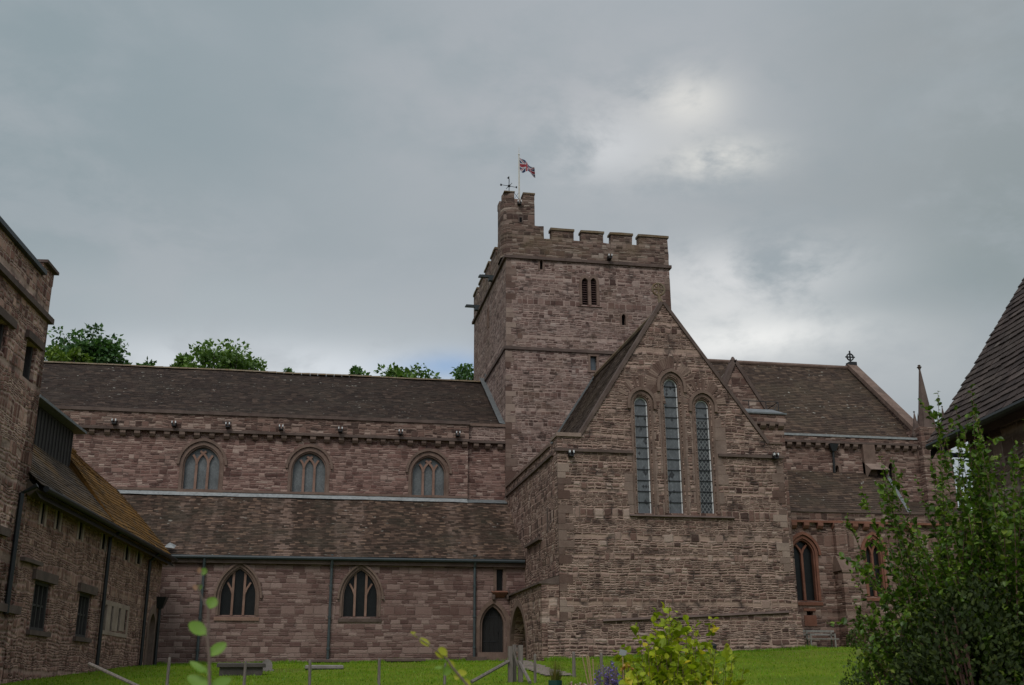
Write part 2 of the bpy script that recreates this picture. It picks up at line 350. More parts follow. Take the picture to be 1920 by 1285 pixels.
M['bench_wood'] = woodmat('bench_wood', (.17, .155, .14), (.30, .28, .255))
M['tomb'] = dressed('tomb', (.055, .046, .044), (.11, .095, .088), dirt=(.03, .035, .02))
M['pale_stone'] = dressed('pale_stone', (.16, .14, .135), (.28, .25, .24), dirt=(.07, .07, .05))
M['pot'] = plain('pot_green', (.010, .055, .040), .4)
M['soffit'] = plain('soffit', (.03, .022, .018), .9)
M['bark'] = woodmat('bark', (.045, .034, .024), (.09, .07, .05), (3, 3, .6))
M['twig'] = plain('twig', (.115, .06, .045), .7)
M['twig_grey'] = plain('twig_grey', (.15, .11, .085), .7)
M['leaf_tree_dark'] = leafmat('leaf_tree_dark', [(0, (0.036, 0.082, 0.031)), (.5, (0.066, 0.140, 0.041)), (1, (0.115, 0.219, 0.057))], .25, clump=.35)
M['leaf_tree_mid'] = leafmat('leaf_tree_mid', [(0, (0.057, 0.109, 0.028)), (.5, (0.115, 0.203, 0.043)), (1, (0.190, 0.286, 0.071))], .3, clump=.35)
M['leaf_tree_lime'] = leafmat('leaf_tree_lime', [(0, (0.084, 0.139, 0.024)), (.5, (0.143, 0.218, 0.034)), (1, (0.214, 0.297, 0.052))], .3, clump=.35)
M['leaf_shrub'] = leafmat('leaf_shrub', [(0, (0.042, 0.086, 0.010)), (.5, (0.084, 0.159, 0.014)), (.85, (0.144, 0.233, 0.022)), (1, (0.232, 0.285, 0.048))], .3, clump=2.2, rough=.42)
M['leaf_clip'] = leafmat('leaf_clip', [(0, (0.027, 0.058, 0.014)), (.5, (0.060, 0.105, 0.019)), (1, (0.136, 0.187, 0.034))], .25, clump=5)
M['leaf_shade_dark'] = leafmat('leaf_shade_dark', [(0, (0.014, 0.025, 0.004)), (.6, (0.026, 0.045, 0.005)), (1, (0.058, 0.081, 0.011))], .2, clump=4, rough=.75)  # leaf colour darkened to stand in for shade low in the tall shrub
M['leaf_lime'] = leafmat('leaf_lime', [(0, (0.197, 0.269, 0.013)), (.5, (0.337, 0.414, 0.020)), (.9, (0.468, 0.513, 0.031)), (1, (0.703, 0.536, 0.042))], .4, clump=6)
M['leaf_sapling'] = leafmat('leaf_sapling', [(0, (0.168, 0.308, 0.042)), (1, (0.238, 0.392, 0.063))], .45, clump=6)
M['leaf_yellow'] = leafmat('leaf_yellow', [(0, (0.364, 0.392, 0.028)), (1, (0.476, 0.476, 0.042))], .45, clump=6)
M['leaf_bud'] = leafmat('leaf_bud', [(0, (.30, .16, .10)), (1, (.34, .20, .12))], .3)
M['petal_purple'] = leafmat('petal_purple', [(0, (.12, .085, .33)), (.6, (.20, .15, .50)), (1, (.34, .26, .66))], .3)
M['petal_orange'] = leafmat('petal_orange', [(0, (.55, .24, .05)), (1, (.65, .38, .10))], .3)
M['petal_mixed'] = leafmat('petal_mixed', [(0, (.42, .10, .14)), (.4, (.5, .36, .34)), (.7, (.55, .52, .5)), (1, (.4, .06, .10))], .3)
M['grass_tall'] = leafmat('grass_tall', [(0, (0.098, 0.119, 0.017)), (.6, (0.140, 0.154, 0.028)), (1, (0.238, 0.154, 0.049))], .3)
M['grass_blade'] = leafmat('grass_blade', [(0, (0.105, 0.213, 0.005)), (.6, (0.151, 0.289, 0.006)), (1, (0.220, 0.327, 0.012))], .3, clump=.8)
def grassmat():
    mt, t, bs = base_mat('lawn')
    P = t.new('ShaderNodeTexCoord').outputs['Object']
    f = t.noise(P, .45, 5, .65); g = t.noise(P, 5, 4, .7); e = t.noise(t.vm('MULTIPLY', P, (1, .5, 1)), 22, 3, .7)
    c = t.mix(t.step(f, .3, .7), (.095, .150, .004), (.14, .19, .006))
    c = t.mix(t.m('MULTIPLY', t.step(g, .5, .8), .4), c, (.12, .125, .025))
    c = t.mix(1, c, t.ramp(e, [(.25, .7), (.75, 1.25)]), 'MULTIPLY')
    dry = t.noise(t.vm('MULTIPLY', P, (1, .6, 1)), .22, 4, .6)
    c = t.mix(t.m('MULTIPLY', t.step(dry, .5, .72), .45), c, (.13, .115, .03))
    x, y, z = t.sep(P)
    bed = t.step(t.m('ADD', y, t.m('MULTIPLY', t.m('SUBTRACT', f, .5), 5)), 22.5, 20.0)          # dug garden earth in front of the fence
    c = t.mix(bed, c, t.mix(f, (.06, .042, .030), (.11, .082, .060)))
    t.put(bs.inputs['Base Color'], c); bs.inputs['Roughness'].default_value = .9
    bs.inputs['Specular IOR Level'].default_value = .15
    bp = t.new('ShaderNodeBump'); bp.inputs['Strength'].default_value = .6; bp.inputs['Distance'].default_value = .05
    t.put(bp.inputs['Height'], t.m('ADD', g, e)); t.put(bs.inputs['Normal'], bp.outputs[0])
    return mt
M['lawn'] = grassmat()
M['gravel'] = dressed('gravel', (.15, .115, .10), (.27, .22, .19), scale=8)
FLAGC = {'blue': plain('flag_blue', (.018, .028, .085), .7, 0, .1), 'red': plain('flag_red', (.26, .022, .035), .7, 0, .1), 'white': plain('flag_white', (.48, .48, .51), .7, 0, .05)}

# ------------------------------------------------------------------ mesh builders
class MB:
    def __init__(s): s.v = []; s.f = []; s.mi = []
    def add(s, vs, fs, mi=0):
        o = len(s.v); s.v += [tuple(p) for p in vs]; s.f += [tuple(i + o for i in f) for f in fs]; s.mi += [mi] * len(fs)
        return s
    def box(s, x0, x1, y0, y1, z0, z1, fn=None):
        vs = [(x, y, z) for z in (z0, z1) for y in (y0, y1) for x in (x0, x1)]
        if fn: vs = [fn(*p) for p in vs]
        return s.add(vs, [(0, 2, 3, 1), (4, 5, 7, 6), (0, 1, 5, 4), (2, 6, 7, 3), (0, 4, 6, 2), (1, 3, 7, 5)])
    def loops(s, A, B, closed=True):             # a band between two loops of points
        n = len(A); k = n if closed else n - 1
        return s.add(list(A) + list(B), [(i, (i + 1) % n, n + (i + 1) % n, n + i) for i in range(k)])
    def prism(s, pts, fn, d0, d1):               # outline (u,v) given thickness
        n = len(pts); A = [fn(u, v, d0) for u, v in pts]; B = [fn(u, v, d1) for u, v in pts]
        s.add(A + B, [tuple(range(n)), tuple(range(2 * n - 1, n - 1, -1))] + [(i, n + i, n + (i + 1) % n, (i + 1) % n) for i in range(n)])
        return s
    def ring(s, outer, inner, fn, d0, d1, closed=False):
        A0 = [fn(u, v, d0) for u, v in outer]; B0 = [fn(u, v, d0) for u, v in inner]
        A1 = [fn(u, v, d1) for u, v in outer]; B1 = [fn(u, v, d1) for u, v in inner]
        s.loops(A0, B0, closed); s.loops(A1, A0, closed); s.loops(B0, B1, closed); s.loops(B1, A1, closed)
        if not closed:
            for i in (0, -1): s.add([A0[i], B0[i], B1[i], A1[i]], [(0, 1, 2, 3)])
        return s
    def bar(s, path, wd, fn, d0, d1):            # flat bar of width wd along a path in (u,v)
        L = []; Rr = []
        for i, p in enumerate(path):
            a = path[max(0, i - 1)]; b = path[min(len(path) - 1, i + 1)]
            tx, ty = b[0] - a[0], b[1] - a[1]; l = math.hypot(tx, ty) or 1
            nx, ny = -ty / l * wd / 2, tx / l * wd / 2
            L.append((p[0] + nx, p[1] + ny)); Rr.append((p[0] - nx, p[1] - ny))
        return s.ring(L, Rr, fn, d0, d1)
    def tube(s, pts, r, seg=8, cap=True):
        pts = [Vector(p) for p in pts]; rs = r if isinstance(r, (list, tuple)) else [r] * len(pts)
        o = len(s.v); prev = None
        for i, p in enumerate(pts):
            t = (pts[min(i + 1, len(pts) - 1)] - pts[max(0, i - 1)]).normalized()
            if prev is None:
                up = Vector((0, 0, 1)) if abs(t.z) < .9 else Vector((1, 0, 0)); a = t.cross(up).normalized()
            else: a = (prev - t * prev.dot(t)).normalized()
            prev = a; b = t.cross(a)
            for k in range(seg):
                an = 2 * PI * k / seg; s.v.append(tuple(p + (a * math.cos(an) + b * math.sin(an)) * rs[i]))
        for i in range(len(pts) - 1):
            for k in range(seg):
                s.f.append((o + i * seg + k, o + i * seg + (k + 1) % seg, o + (i + 1) * seg + (k + 1) % seg, o + (i + 1) * seg + k)); s.mi.append(0)
        if cap:
            s.f.append(tuple(o + k for k in range(seg))[::-1]); s.mi.append(0)
            s.f.append(tuple(o + (len(pts) - 1) * seg + k for k in range(seg))); s.mi.append(0)
        return s
    def lathe(s, prof, c, seg=16):
        o = len(s.v)
        for r, z in prof:
            for k in range(seg):
                an = 2 * PI * k / seg; s.v.append((c[0] + r * math.cos(an), c[1] + r * math.sin(an), c[2] + z))
        for i in range(len(prof) - 1):
            for k in range(seg):
                s.f.append((o + i * seg + k, o + i * seg + (k + 1) % seg, o + (i + 1) * seg + (k + 1) % seg, o + (i + 1) * seg + k)); s.mi.append(0)
        s.f.append(tuple(o + k for k in range(seg))[::-1]); s.mi.append(0)
        s.f.append(tuple(o + (len(prof) - 1) * seg + k for k in range(seg))); s.mi.append(0)
        return s
    def ball(s, c, r, seg=10, sq=(1, 1, 1)):
        prof = [(max(1e-3, r * math.sin(PI * i / seg)), -r * math.cos(PI * i / seg)) for i in range(seg + 1)]
        return s.lathe(prof, c, seg)
    def build(s, name, mat, parent=None, recalc=True, smooth=False):
        me = bpy.data.meshes.new(name); me.from_pydata(s.v, [], s.f)
        for x in (mat if isinstance(mat, (list, tuple)) else [mat]): me.materials.append(x)
        if isinstance(mat, (list, tuple)): me.polygons.foreach_set('material_index', s.mi)
        if recalc:
            bm = bmesh.new(); bm.from_mesh(me); bmesh.ops.recalc_face_normals(bm, faces=bm.faces[:]); bm.to_mesh(me); bm.free()
        if smooth: me.polygons.foreach_set('use_smooth', [True] * len(me.polygons))
        o = bpy.data.objects.new(name, me); COL.objects.link(o)
        if parent is not None: o.parent = parent; o.matrix_parent_inverse = parent_inv(parent)
        return o
def parent_inv(p):                               # things stand at their base, their parts are modelled in place
    return Matrix.Translation(-p.location) if p.parent is None else Matrix.Identity(4)
def tag(o, label=None, cat=None, group=None, kind=None):
    for k, v in (('label', label), ('category', cat), ('group', group), ('kind', kind)):
        if v: o[k] = v
    return o
def thing(name, label, cat, loc, group=None):
    o = bpy.data.objects.new(name, None); o.location = loc; o.empty_display_size = .2; COL.objects.link(o)
    return tag(o, label, cat, group)
def S(Y): return lambda u, v, d: (u, Y + d, v)             # wall facing the camera (south)
def Wst(X): return lambda u, v, d: (X + d, u, v)           # wall facing west, u runs north
def wall(name, outline, holes, fn, d0, d1, mat, parent):
    """one wall with real openings cut through its thickness"""
    bm = bmesh.new(); es = []
    for loop in [outline] + list(holes):
        vs = [bm.verts.new(fn(u, v, d0)) for u, v in loop]
        es += [bm.edges.new((vs[i], vs[(i + 1) % len(vs)])) for i in range(len(vs))]
    bmesh.ops.triangle_fill(bm, use_beauty=True, use_dissolve=False, edges=es)
    ex = bmesh.ops.extrude_face_region(bm, geom=bm.faces[:], use_keep_orig=True)
    dv = Vector(fn(0, 0, d1)) - Vector(fn(0, 0, d0))
    bmesh.ops.translate(bm, vec=dv, verts=[g for g in ex['geom'] if isinstance(g, bmesh.types.BMVert)])
    bmesh.ops.recalc_face_normals(bm, faces=bm.faces[:])
    me = bpy.data.meshes.new(name); bm.to_mesh(me); bm.free(); me.materials.append(mat)
    o = bpy.data.objects.new(name, me); COL.objects.link(o)
    if parent is not None: o.parent = parent; o.matrix_parent_inverse = parent_inv(parent)
    return o
def rough(pts, amp=.025, step=.45):
    """an old wall's edge: never quite straight"""
    out = []; n = len(pts)
    for i in range(n):
        a, b_ = Vector(pts[i]), Vector(pts[(i + 1) % n]); L = (b_ - a).length; k = max(1, int(L / step))
        for j in range(k):
            p = a.lerp(b_, j / k); q = Vector((p.x * 1.9, p.y * 1.9, 3.3))
            out.append((p.x + amp * noise.noise(q), p.y + amp * noise.noise(q + Vector((9, 4, 1)))))
    return out
def rect(x0, x1, z0, z1): return [(x0, z0), (x1, z0), (x1, z1), (x0, z1)]
def arch(cx, hw, z0, zs, za, n=9):
    """pointed arch outline from the left foot over the apex to the right foot"""
    if za - zs < 1.12 * hw and za - 1.12 * hw > z0 + .05: zs = za - 1.12 * hw
    r = za - zs; k = (r * r - hw * hw) / (2 * hw); Rr = hw + k
    a1 = math.atan2(r, -k)
    if k < 0: left = [(cx - hw * math.cos(PI / 2 * i / n), zs + r * math.sin(PI / 2 * i / n)) for i in range(n + 1)]
    else: left = [(cx + k + Rr * math.cos(PI + (a1 - PI) * i / n), zs + Rr * math.sin(PI + (a1 - PI) * i / n)) for i in range(n + 1)]
    left = [(cx - hw + (x - left[0][0]), z) for x, z in left]
    right = [(2 * cx - x, z) for x, z in left[::-1][1:]]
    pts = left + right
    return [(cx - hw, z0)] + pts + [(cx + hw, z0)] if z0 < zs - 1e-4 else pts
def tiles(name, E0, E1, R0, R1, row, wd, mat, parent, thick=.022, jit=.010, sag=.05, back=True, seed=0, zmask=None):
    rnd = random.Random(seed)
    E0, E1, R0, R1 = (Vector(p) for p in (E0, E1, R0, R1))
    nrm = (E1 - E0).cross(R0 - E0)
    if nrm.length < 1e-6: nrm = (E1 - E0).cross(R1 - E0)
    nrm.normalize()
    if nrm.z < 0: nrm = -nrm
    n = max(2, round(((R0 - E0).length + (R1 - E1).length) / 2 / row)); b = MB()
    def off(p): return nrm * (noise.noise(p * .35) * sag)
    for i in range(n):
        t0, t1 = i / n, min(1.0, (i + 1.25) / n)
        a0, b0 = E0.lerp(R0, t0), E1.lerp(R1, t0); a1, b1 = E0.lerp(R0, t1), E1.lerp(R1, t1)
        L = (b0 - a0).length
        if L < wd * .5: continue
        x = -rnd.random() * wd
        while x < L:
            w_ = wd * rnd.uniform(.75, 1.25); s0, s1 = max(0, x) / L, min(L, x + w_ - .008) / L; x += w_
            if s1 - s0 < .002: continue
            dz = rnd.uniform(-jit, jit); h0 = thick + abs(dz)
            sl = rnd.uniform(-.012, .012)
            p = [a0.lerp(b0, s0), a0.lerp(b0, s1), a1.lerp(b1, s1), a1.lerp(b1, s0)]
            dn = (a0 - a1).normalized() * sl
            q = [p[0] + dn, p[1] + dn, p[2], p[3]]
            o0 = off(p[0]); o1 = off(p[1])
            q = [q[0] + o0 + nrm * h0, q[1] + o1 + nrm * (h0 + rnd.uniform(-.006, .006)), q[2] + off(p[2]) + nrm * .002, q[3] + off(p[3]) + nrm * .002]
            low = [q[0] - nrm * thick, q[1] - nrm * thick]
            b.add(q + low, [(0, 1, 2, 3), (4, 5, 1, 0), (4, 0, 3), (5, 2, 1)])
    if back:
        k = -nrm * (sag + .03); b.add([E0 + k, E1 + k, R1 + k, R0 + k, E0 + k * 3, E1 + k * 3, R1 + k * 3, R0 + k * 3],
              [(0, 1, 2, 3), (4, 5, 6, 7), (0, 4, 5, 1), (1, 5, 6, 2), (2, 6, 7, 3), (3, 7, 4, 0)])
    return b.build(name, mat, parent, recalc=False)

# ------------------------------------------------------------------ ground
def sstep(a, b, x):
    t = max(0, min(1, (x - a) / (b - a))); return t * t * (3 - 2 * t)
def lin(x, pts):
    if x <= pts[0][0]: return pts[0][1]
    for (a, va), (b, vb) in zip(pts, pts[1:]):
        if x <= b: return va + (vb - va) * (x - a) / (b - a)
    return pts[-1][1]
def gz(x, y):
    z = lin(y, [(0, 0), (5, .02), (12, .45), (24, 1.40), (28.5, 1.63), (43, 2.33), (50, 2.46), (70, 2.8), (140, 4.5), (400, 6)])
    k = sstep(18, 40, y) * (1 - sstep(80, 200, y))
    z += k * (.012 * max(-15, min(9.4, x)) - .03)
    z += k * max(0, min(.52, .042 * (x - 9.4)))
    return z
def ground():
    def axis(a, b, fine_a, fine_b, st, far):
        xs = []; x = a
        while x < b:
            xs.append(x); x += st if fine_a <= x < fine_b else far
        return xs + [b]
    xs = axis(-900, 900, -30, 50, 1.0, 30); ys = axis(-300, 1500, -5, 75, 1.0, 25)
    xs = sorted(set(round(x, 3) for x in xs)); ys = sorted(set(round(y, 3) for y in ys))
    b = MB()
    vs = [(x, y, gz(x, y) + .03 * noise.noise(Vector((x * .35, y * .35, 0)))) for y in ys for x in xs]; n = len(xs)
    b.add(vs, [(j * n + i, j * n + i + 1, (j + 1) * n + i + 1, (j + 1) * n + i) for j in range(len(ys) - 1) for i in range(n - 1)])
    return b.build('lawn', M['lawn'], None, recalc=False, smooth=True)
tag(ground(), 'mown green lawn rising gently to the foot of the cathedral walls', 'lawn', kind='structure')

# ------------------------------------------------------------------ the cathedral
YA, YT, YG, YR = 50.05, 54.6, 43.0, 61.9          # aisle wall, clerestory and tower face, transept gable, nave ridge
XW = 10.0                                         # west face of tower and transept
CA = thing('cathedral', 'large red-brown stone cathedral with battlemented crossing tower, lancet-windowed gable and long tiled nave', 'cathedral', (14.9, 50, 2.4))
def box(name, x0, x1, y0, y1, z0, z1, mat, parent=CA):
    if name in ('coping', 'string_course', 'battlement', 'parapet', 'kneeler'):      # worn edges: a beam cut into short uneven lengths
        along = 0 if x1 - x0 >= y1 - y0 else 1; a, b_ = ((x0, x1), (y0, y1))[along]; k = max(1, int((b_ - a) / .55)); b = MB(); L = []
        for i in range(k + 1):
            t = a + (b_ - a) * i / k; q = Vector((t * 2.3, z0 * 1.7 + x0, y0)); e1 = .028 * noise.noise(q); e2 = .022 * noise.noise(q + Vector((5, 3, 8)))
            if along == 0: L.append([(t, y0 + e2, z0 + e2 * .5), (t, y1, z0), (t, y1, z1 + e1), (t, y0 + e2, z1 + e1)])
            else: L.append([(x0 + e2, t, z0 + e2 * .5), (x1, t, z0), (x1, t, z1 + e1), (x0 + e2, t, z1 + e1)])
        for p, q in zip(L, L[1:]): b.loops(p, q)
        b.add(L[0], [(0, 1, 2, 3)]); b.add(L[-1], [(0, 1, 2, 3)])
        return b.build(name, mat, parent)
    return MB().box(x0, x1, y0, y1, z0, z1).build(name, mat, parent)
def wparams(xl, xr, ya, ys, yb, Y):
    l, r = at(xl, yb, Y).x, at(xr, yb, Y).x
    cx = at((xl + xr) / 2, yb, Y)
    return (l + r) / 2, (r - l) / 2, cx.z, at((xl + xr) / 2, ys, Y).z, at((xl + xr) / 2, ya, Y).z
def gothic(name, cx, hw, z0, zs, za, fn, glass, style, stone='trim', mull='mullion', hood=True, sill='trim', depth=.28, label=None, hoodw=.12, fr=.20, mw=.10):
    """window > glass, tracery, hood_mould, sill; the dressed surround is the window itself"""
    b = MB(); o = arch(cx, hw + fr, z0 - .02, zs, za + fr * 1.15); i = arch(cx, hw, z0 - .02, zs, za); k = arch(cx, hw + .07, z0 - .02, zs, za + .08)
    b.ring(o, k, fn, -.025, .2); b.ring(k, i, fn, .06, depth + .1)
    wn = b.build(name, M[stone], CA)
    if label: wn['label'] = label
    g = MB().prism(i, fn, depth, depth + .03).build('glass', M[glass], wn)
    t = MB(); d0, d1 = depth - .13, depth + .01
    x1, x2 = cx - hw / 3, cx + hw / 3
    zt = lambda x: zs + (za - zs) * max(0, 1 - (abs(x - cx) / hw) ** 1.75)
    if style == 'cross':                       # three lights with intersecting tracery
        h = (za - zs)
        for sx in (-1, 1):
            xm = cx + sx * hw / 3
            t.bar([(xm, z0), (xm, zs)], mw, fn, d0, d1)
            for tx in (-1, 1):                 # each mullion branches left and right as arcs
                pts = []
                for q in range(9):
                    f = q / 8; ang = f * 1.02
                    x = xm + tx * (2 * hw) * (1 - math.cos(ang)) * .90; z = zs + h * .98 * math.sin(ang) / math.sin(1.02) * .98
                    if z > zt(x) + .01 or abs(x - cx) > hw: break
                    pts.append((x, z))
                if len(pts) > 1: t.bar(pts, mw * .9, fn, d0 + .012 * (tx + sx * .5), d1)
    elif style == 'straight':                  # tall centre light, small branches to the side lights
        for sx in (-1, 1):
            xm = cx + sx * hw / 3
            t.bar([(xm, z0), (xm, zt(xm) + .05)], mw, fn, d0, d1)
            t.bar([(xm, zs + (za - zs) * .08), (xm + sx * hw * .13, zs + (za - zs) * .30), (xm + sx * hw * .34, zt(xm + sx * hw * .34) + .02)], mw * .8, fn, d0 + .01, d1)
    elif style == 'two':
        t.bar([(cx, z0), (cx, zs)], mw, fn, d0, d1)
        for sx in (-1, 1):
            t.bar([(cx, zs), (cx + sx * hw * .16, zs + (za - zs) * .35), (cx + sx * hw * .52, zt(cx + sx * hw * .5))], mw * .8, fn, d0 + .008 * sx, d1)
    if style != 'none' and t.v: t.build('tracery', M[mull], wn)
    if hood:
        zl = zs - (za - zs) * .05
        o = arch(cx, hw + fr + hoodw + .03, zl, zl + .01, za + fr * 1.15 + hoodw * 1.3 + .02); i2 = arch(cx, hw + fr + .03, zl, zl + .01, za + fr * 1.15 + .03)
        MB().ring(o, i2, fn, -.11, .05).build('hood_mould', M[stone], wn)
    if sill:
        MB().add([fn(u, v, d) for u, v, d in ((cx - hw - fr - .05, z0 - .24, -.06), (cx + hw + fr + .05, z0 - .24, -.06), (cx + hw + fr + .05, z0 - .10, -.07), (cx - hw - fr - .05, z0 - .10, -.07),
                 (cx - hw - fr - .05, z0 - .24, .3), (cx + hw + fr + .05, z0 - .24, .3), (cx + hw + fr + .05, z0 + .012, .27), (cx - hw - fr - .05, z0 + .012, .27))],
                 [(0, 1, 2, 3), (3, 2, 6, 7), (0, 3, 7, 4), (1, 5, 6, 2), (4, 5, 1, 0), (7, 6, 5, 4)]).build('sill', M[sill], wn)
    return wn
def hole(cx, hw, z0, zs, za): return arch(cx, hw + .1, z0 - .03, zs, za + .12)

# --- south aisle
zA0, zA1 = 1.6, at(640, 1052, YA).z
aw1 = wparams(411, 476.5, 1066, 1119, 1153.5, YA); aw2 = wparams(643, 706, 1069, 1121, 1156, YA)
dr = wparams(904, 945, 1137, 1174, 1223.5, YA)
sw0, sw1 = at(931, 1108, YA), at(943, 1068, YA)
wall('aisle_wall', rect(-8.5, XW, zA0, zA1), [hole(*aw1), hole(*aw2), hole(*dr), rect(sw0.x, sw1.x, sw0.z, sw1.z)], S(YA), 0, .5, M['aisle_stone'], CA)
gothic('window', *aw1, S(YA), 'glass_dark', 'straight', stone='trim', sill='mullion', fr=.17, hoodw=.09, label='dark pointed aisle window with a clean pale sill')
gothic('window', *aw2, S(YA), 'glass_dark', 'straight', stone='trim', sill='trim_dark', fr=.17, hoodw=.09, label='dark pointed aisle window above a rust-stained sill')
b = MB(); o = arch(dr[0], dr[1] + .30, dr[2] - .02, dr[3], dr[4] + .33); i = arch(dr[0], dr[1], dr[2] - .02, dr[3], dr[4]); k = arch(dr[0], dr[1] + .12, dr[2] - .02, dr[3], dr[4] + .13)
b.ring(o, k, S(YA), -.04, .2); b.ring(k, i, S(YA), .08, .4)
dw = b.build('doorway', M['trim'], CA)
b = MB()
for q in range(5):
    x0 = dr[0] - dr[1] + q * dr[1] * .4; x1 = x0 + dr[1] * .4 - .012
    zt = min(lin(x0, [(p[0], p[1]) for p in sorted(arch(dr[0], dr[1], dr[3], dr[3], dr[4]))]), 99); zt1 = lin(x1, [(p[0], p[1]) for p in sorted(arch(dr[0], dr[1], dr[3], dr[3], dr[4]))])
    b.prism([(x0, dr[2]), (x1, dr[2]), (x1, max(zt1, dr[3])), ((x0 + x1) / 2, lin((x0 + x1) / 2, sorted(arch(dr[0], dr[1], dr[3], dr[3], dr[4])))), (x0, max(zt, dr[3]))], S(YA), .30, .36)
do = b.build('door', M['door'], CA)
MB().tube([(dr[0] + .28, YA + .29, dr[2] + 1.0), (dr[0] + .28, YA + .24, dr[2] + 1.0), (dr[0] + .28, YA + .24, dr[2] + .86), (dr[0] + .28, YA + .29, dr[2] + .86)], .014).build('handle', M['iron'], do)
b = MB()
for zf in (.45, 1.55): b.box(dr[0] - .42, dr[0] + .25, YA + .285, YA + .297, dr[2] + zf, dr[2] + zf + .05)
b.build('hinge', M['iron'], do)
box('door_step', dr[0] - .75, dr[0] + .75, YA - .35, YA + .2, 1.9, dr[2], M['trim'])
box('glass', sw0.x - .02, sw1.x + .02, YA + .2, YA + .23, sw0.z - .02, sw1.z + .02, M['glass_dark'])
b = MB().box(sw0.x - .16, sw1.x + .16, YA - .05, YA + .1, sw1.z, sw1.z + .14); b.box(sw0.x - .15, sw0.x - .003, YA - .012, YA + .15, sw0.z, sw1.z - .002); b.box(sw1.x + .003, sw1.x + .15, YA - .012, YA + .15, sw0.z, sw1.z - .002)
b.build('window_frame', M['trim'], CA)
c = at(936, 1114, YA); MB().add([(c.x - .38, YA - .28, c.z + .06), (c.x + .38, YA - .28, c.z + .06), (c.x + .38, YA, c.z + .14), (c.x - .38, YA, c.z + .14), (c.x - .22, YA - .05, c.z - .16), (c.x + .22, YA - .05, c.z - .16)],
     [(0, 1, 2, 3), (0, 4, 5, 1), (0, 3, 4), (1, 5, 2), (3, 2, 5, 4)]).build('bracket', M['trim_red'], CA)
for px in (925, 952):
    c = at(px, 1114, YA); MB().lathe([(.07, -.25), (.09, -.1), (.05, .05), (.02, .28)], (c.x, YA - .12, c.z), 8).build('corbel_head', M['trim_dark'], CA)
# quoined jamb strip beside the doorway
zt_ = at(600, 1046.5, YA).z
zR = at(640, 936, YT).z + .05
tiles('aisle_roof', (-9, YA - .30, zt_ + .02), (XW + .1, YA - .30, zt_ + .02), (-9, YT, zR - .02), (XW + .1, YT, zR - .02), .15, .26, M['aisle_tile'], CA, seed=1)
g = MB().tube([(-7.2, YA - .30, zt_ - .06), (9.95, YA - .30, zt_ - .05)], .085).build('gutter', M['gutter'], CA)
box('fascia', -8.5, XW - .01, YA - .2, YA - .003, zt_ - .30, zt_ - .10, M['trim_dark'])
for pts in (((381.5, 1062), (380.5, 1090), (376.5, 1150), (366, 1243)), ((621.8, 1062), (620, 1110), (618, 1175), (616.5, 1245)), ((889.5, 1062), (890, 1120), (890.5, 1180), (891, 1232))):
    P0 = [at(x, y, YA - .14) for x, y in pts]; xm = P0[1].x
    b = MB().tube([(xm, YA - .3, zt_ - .08), (xm, YA - .13, P0[0].z - .1), (xm, YA - .11, gz(xm, YA) + .05)], .062)
    for q in range(4): b.lathe([(.072, -.05), (.082, -.04), (.082, .04), (.072, .05)], (xm, YA - .115, gz(xm, YA) + .6 + q * 1.35), 10)
    b.build('downpipe', M['pipe'], CA)
box('drain_gully', P0[-1].x - .45, P0[-1].x + .45, YA - .6, YA - .02, 2.2, gz(P0[-1].x, YA) + .18, M['trim_dark'])

# --- clerestory
zc0 = zR - .25; zst = at(520, 816, YT).z; zcp = at(520, 779, YT).z
xP = at(877, 870, YT).x
cws = [wparams(342, 408, 838, 870, 918, YT), wparams(546.5, 608, 849, 878, 925.5, YT), wparams(772.7, 832.7, 857, 886, 932, YT)]
wall('clerestory_wall', rect(-22, xP, zc0 - .6, zst), [hole(*c) for c in cws], S(YT - .02), 0, .6, M['nave_stone'], CA)
box('clerestory_wall', xP, XW - .01, YT + .22, YT + .8, zc0 - .6, zst, M['nave_stone'])
labs = ['left clerestory window with pale upper tracery', 'middle clerestory window with pale crossed tracery head', 'right clerestory window with leaded panes and ruddy mullions']
for c, l in zip(cws, labs): gothic('window', *c, S(YT - .02), 'glass_grey', 'cross', stone='trim', sill='trim_pale' if c is not cws[2] else 'trim', fr=.22, label=l, mw=.12)
box('parapet', -22, xP + .02, YT - .20, YT + .4, zst, zcp - .16, M['choir_stone'])
box('parapet', xP + .02, XW - .01, YT + .04, YT + .7, zst, zcp - .16, M['tower_stone'])
box('coping', -22, xP + .06, YT - .28, YT + .45, zcp - .16, zcp, M['trim_dark']); box('coping', xP + .06, XW - .02, YT - .03, YT + .75, zcp - .16, zcp - .01, M['trim'])
box('string_course', -22, xP + .05, YT - .30, YT - .18, zst - .04, zst + .09, M['trim_dark']); box('string_course', xP + .05, XW - .012, YT - .06, YT + .06, zst - .04, zst + .09, M['trim_dark'])
def corbel_mesh(s=.26):
    b = MB(); b.add([(-s / 2, -.20, 0), (s / 2, -.20, 0), (s / 2, .05, 0), (-s / 2, .05, 0), (-s / 2, -.20, -.14), (s / 2, -.20, -.14), (s / 2, -.10, -.26), (-s / 2, -.10, -.26), (-s / 2, .05, -.28), (s / 2, .05, -.28)],
        [(0, 1, 2, 3), (0, 4, 5, 1), (4, 7, 6, 5), (7, 8, 9, 6), (0, 3, 8, 7, 4), (1, 5, 6, 9, 2), (3, 2, 9, 8)]); return b
cb0 = corbel_mesh().build('corbel', M['trim'], None); cme = cb0.data; bpy.data.objects.remove(cb0)
cme_red = cme.copy(); cme_red.materials.clear(); cme_red.materials.append(M['trim_red'])
def corbel(x, y, z, me=None, rot=0, sc=1):
    o = bpy.data.objects.new('corbel', me or cme); COL.objects.link(o); o.parent = CA; o.matrix_parent_inverse = parent_inv(CA)
    o.location = (x, y, z); o.rotation_euler.z = rot; o.scale = (sc, sc, sc)
x = at(147, 800, YT).x - .71
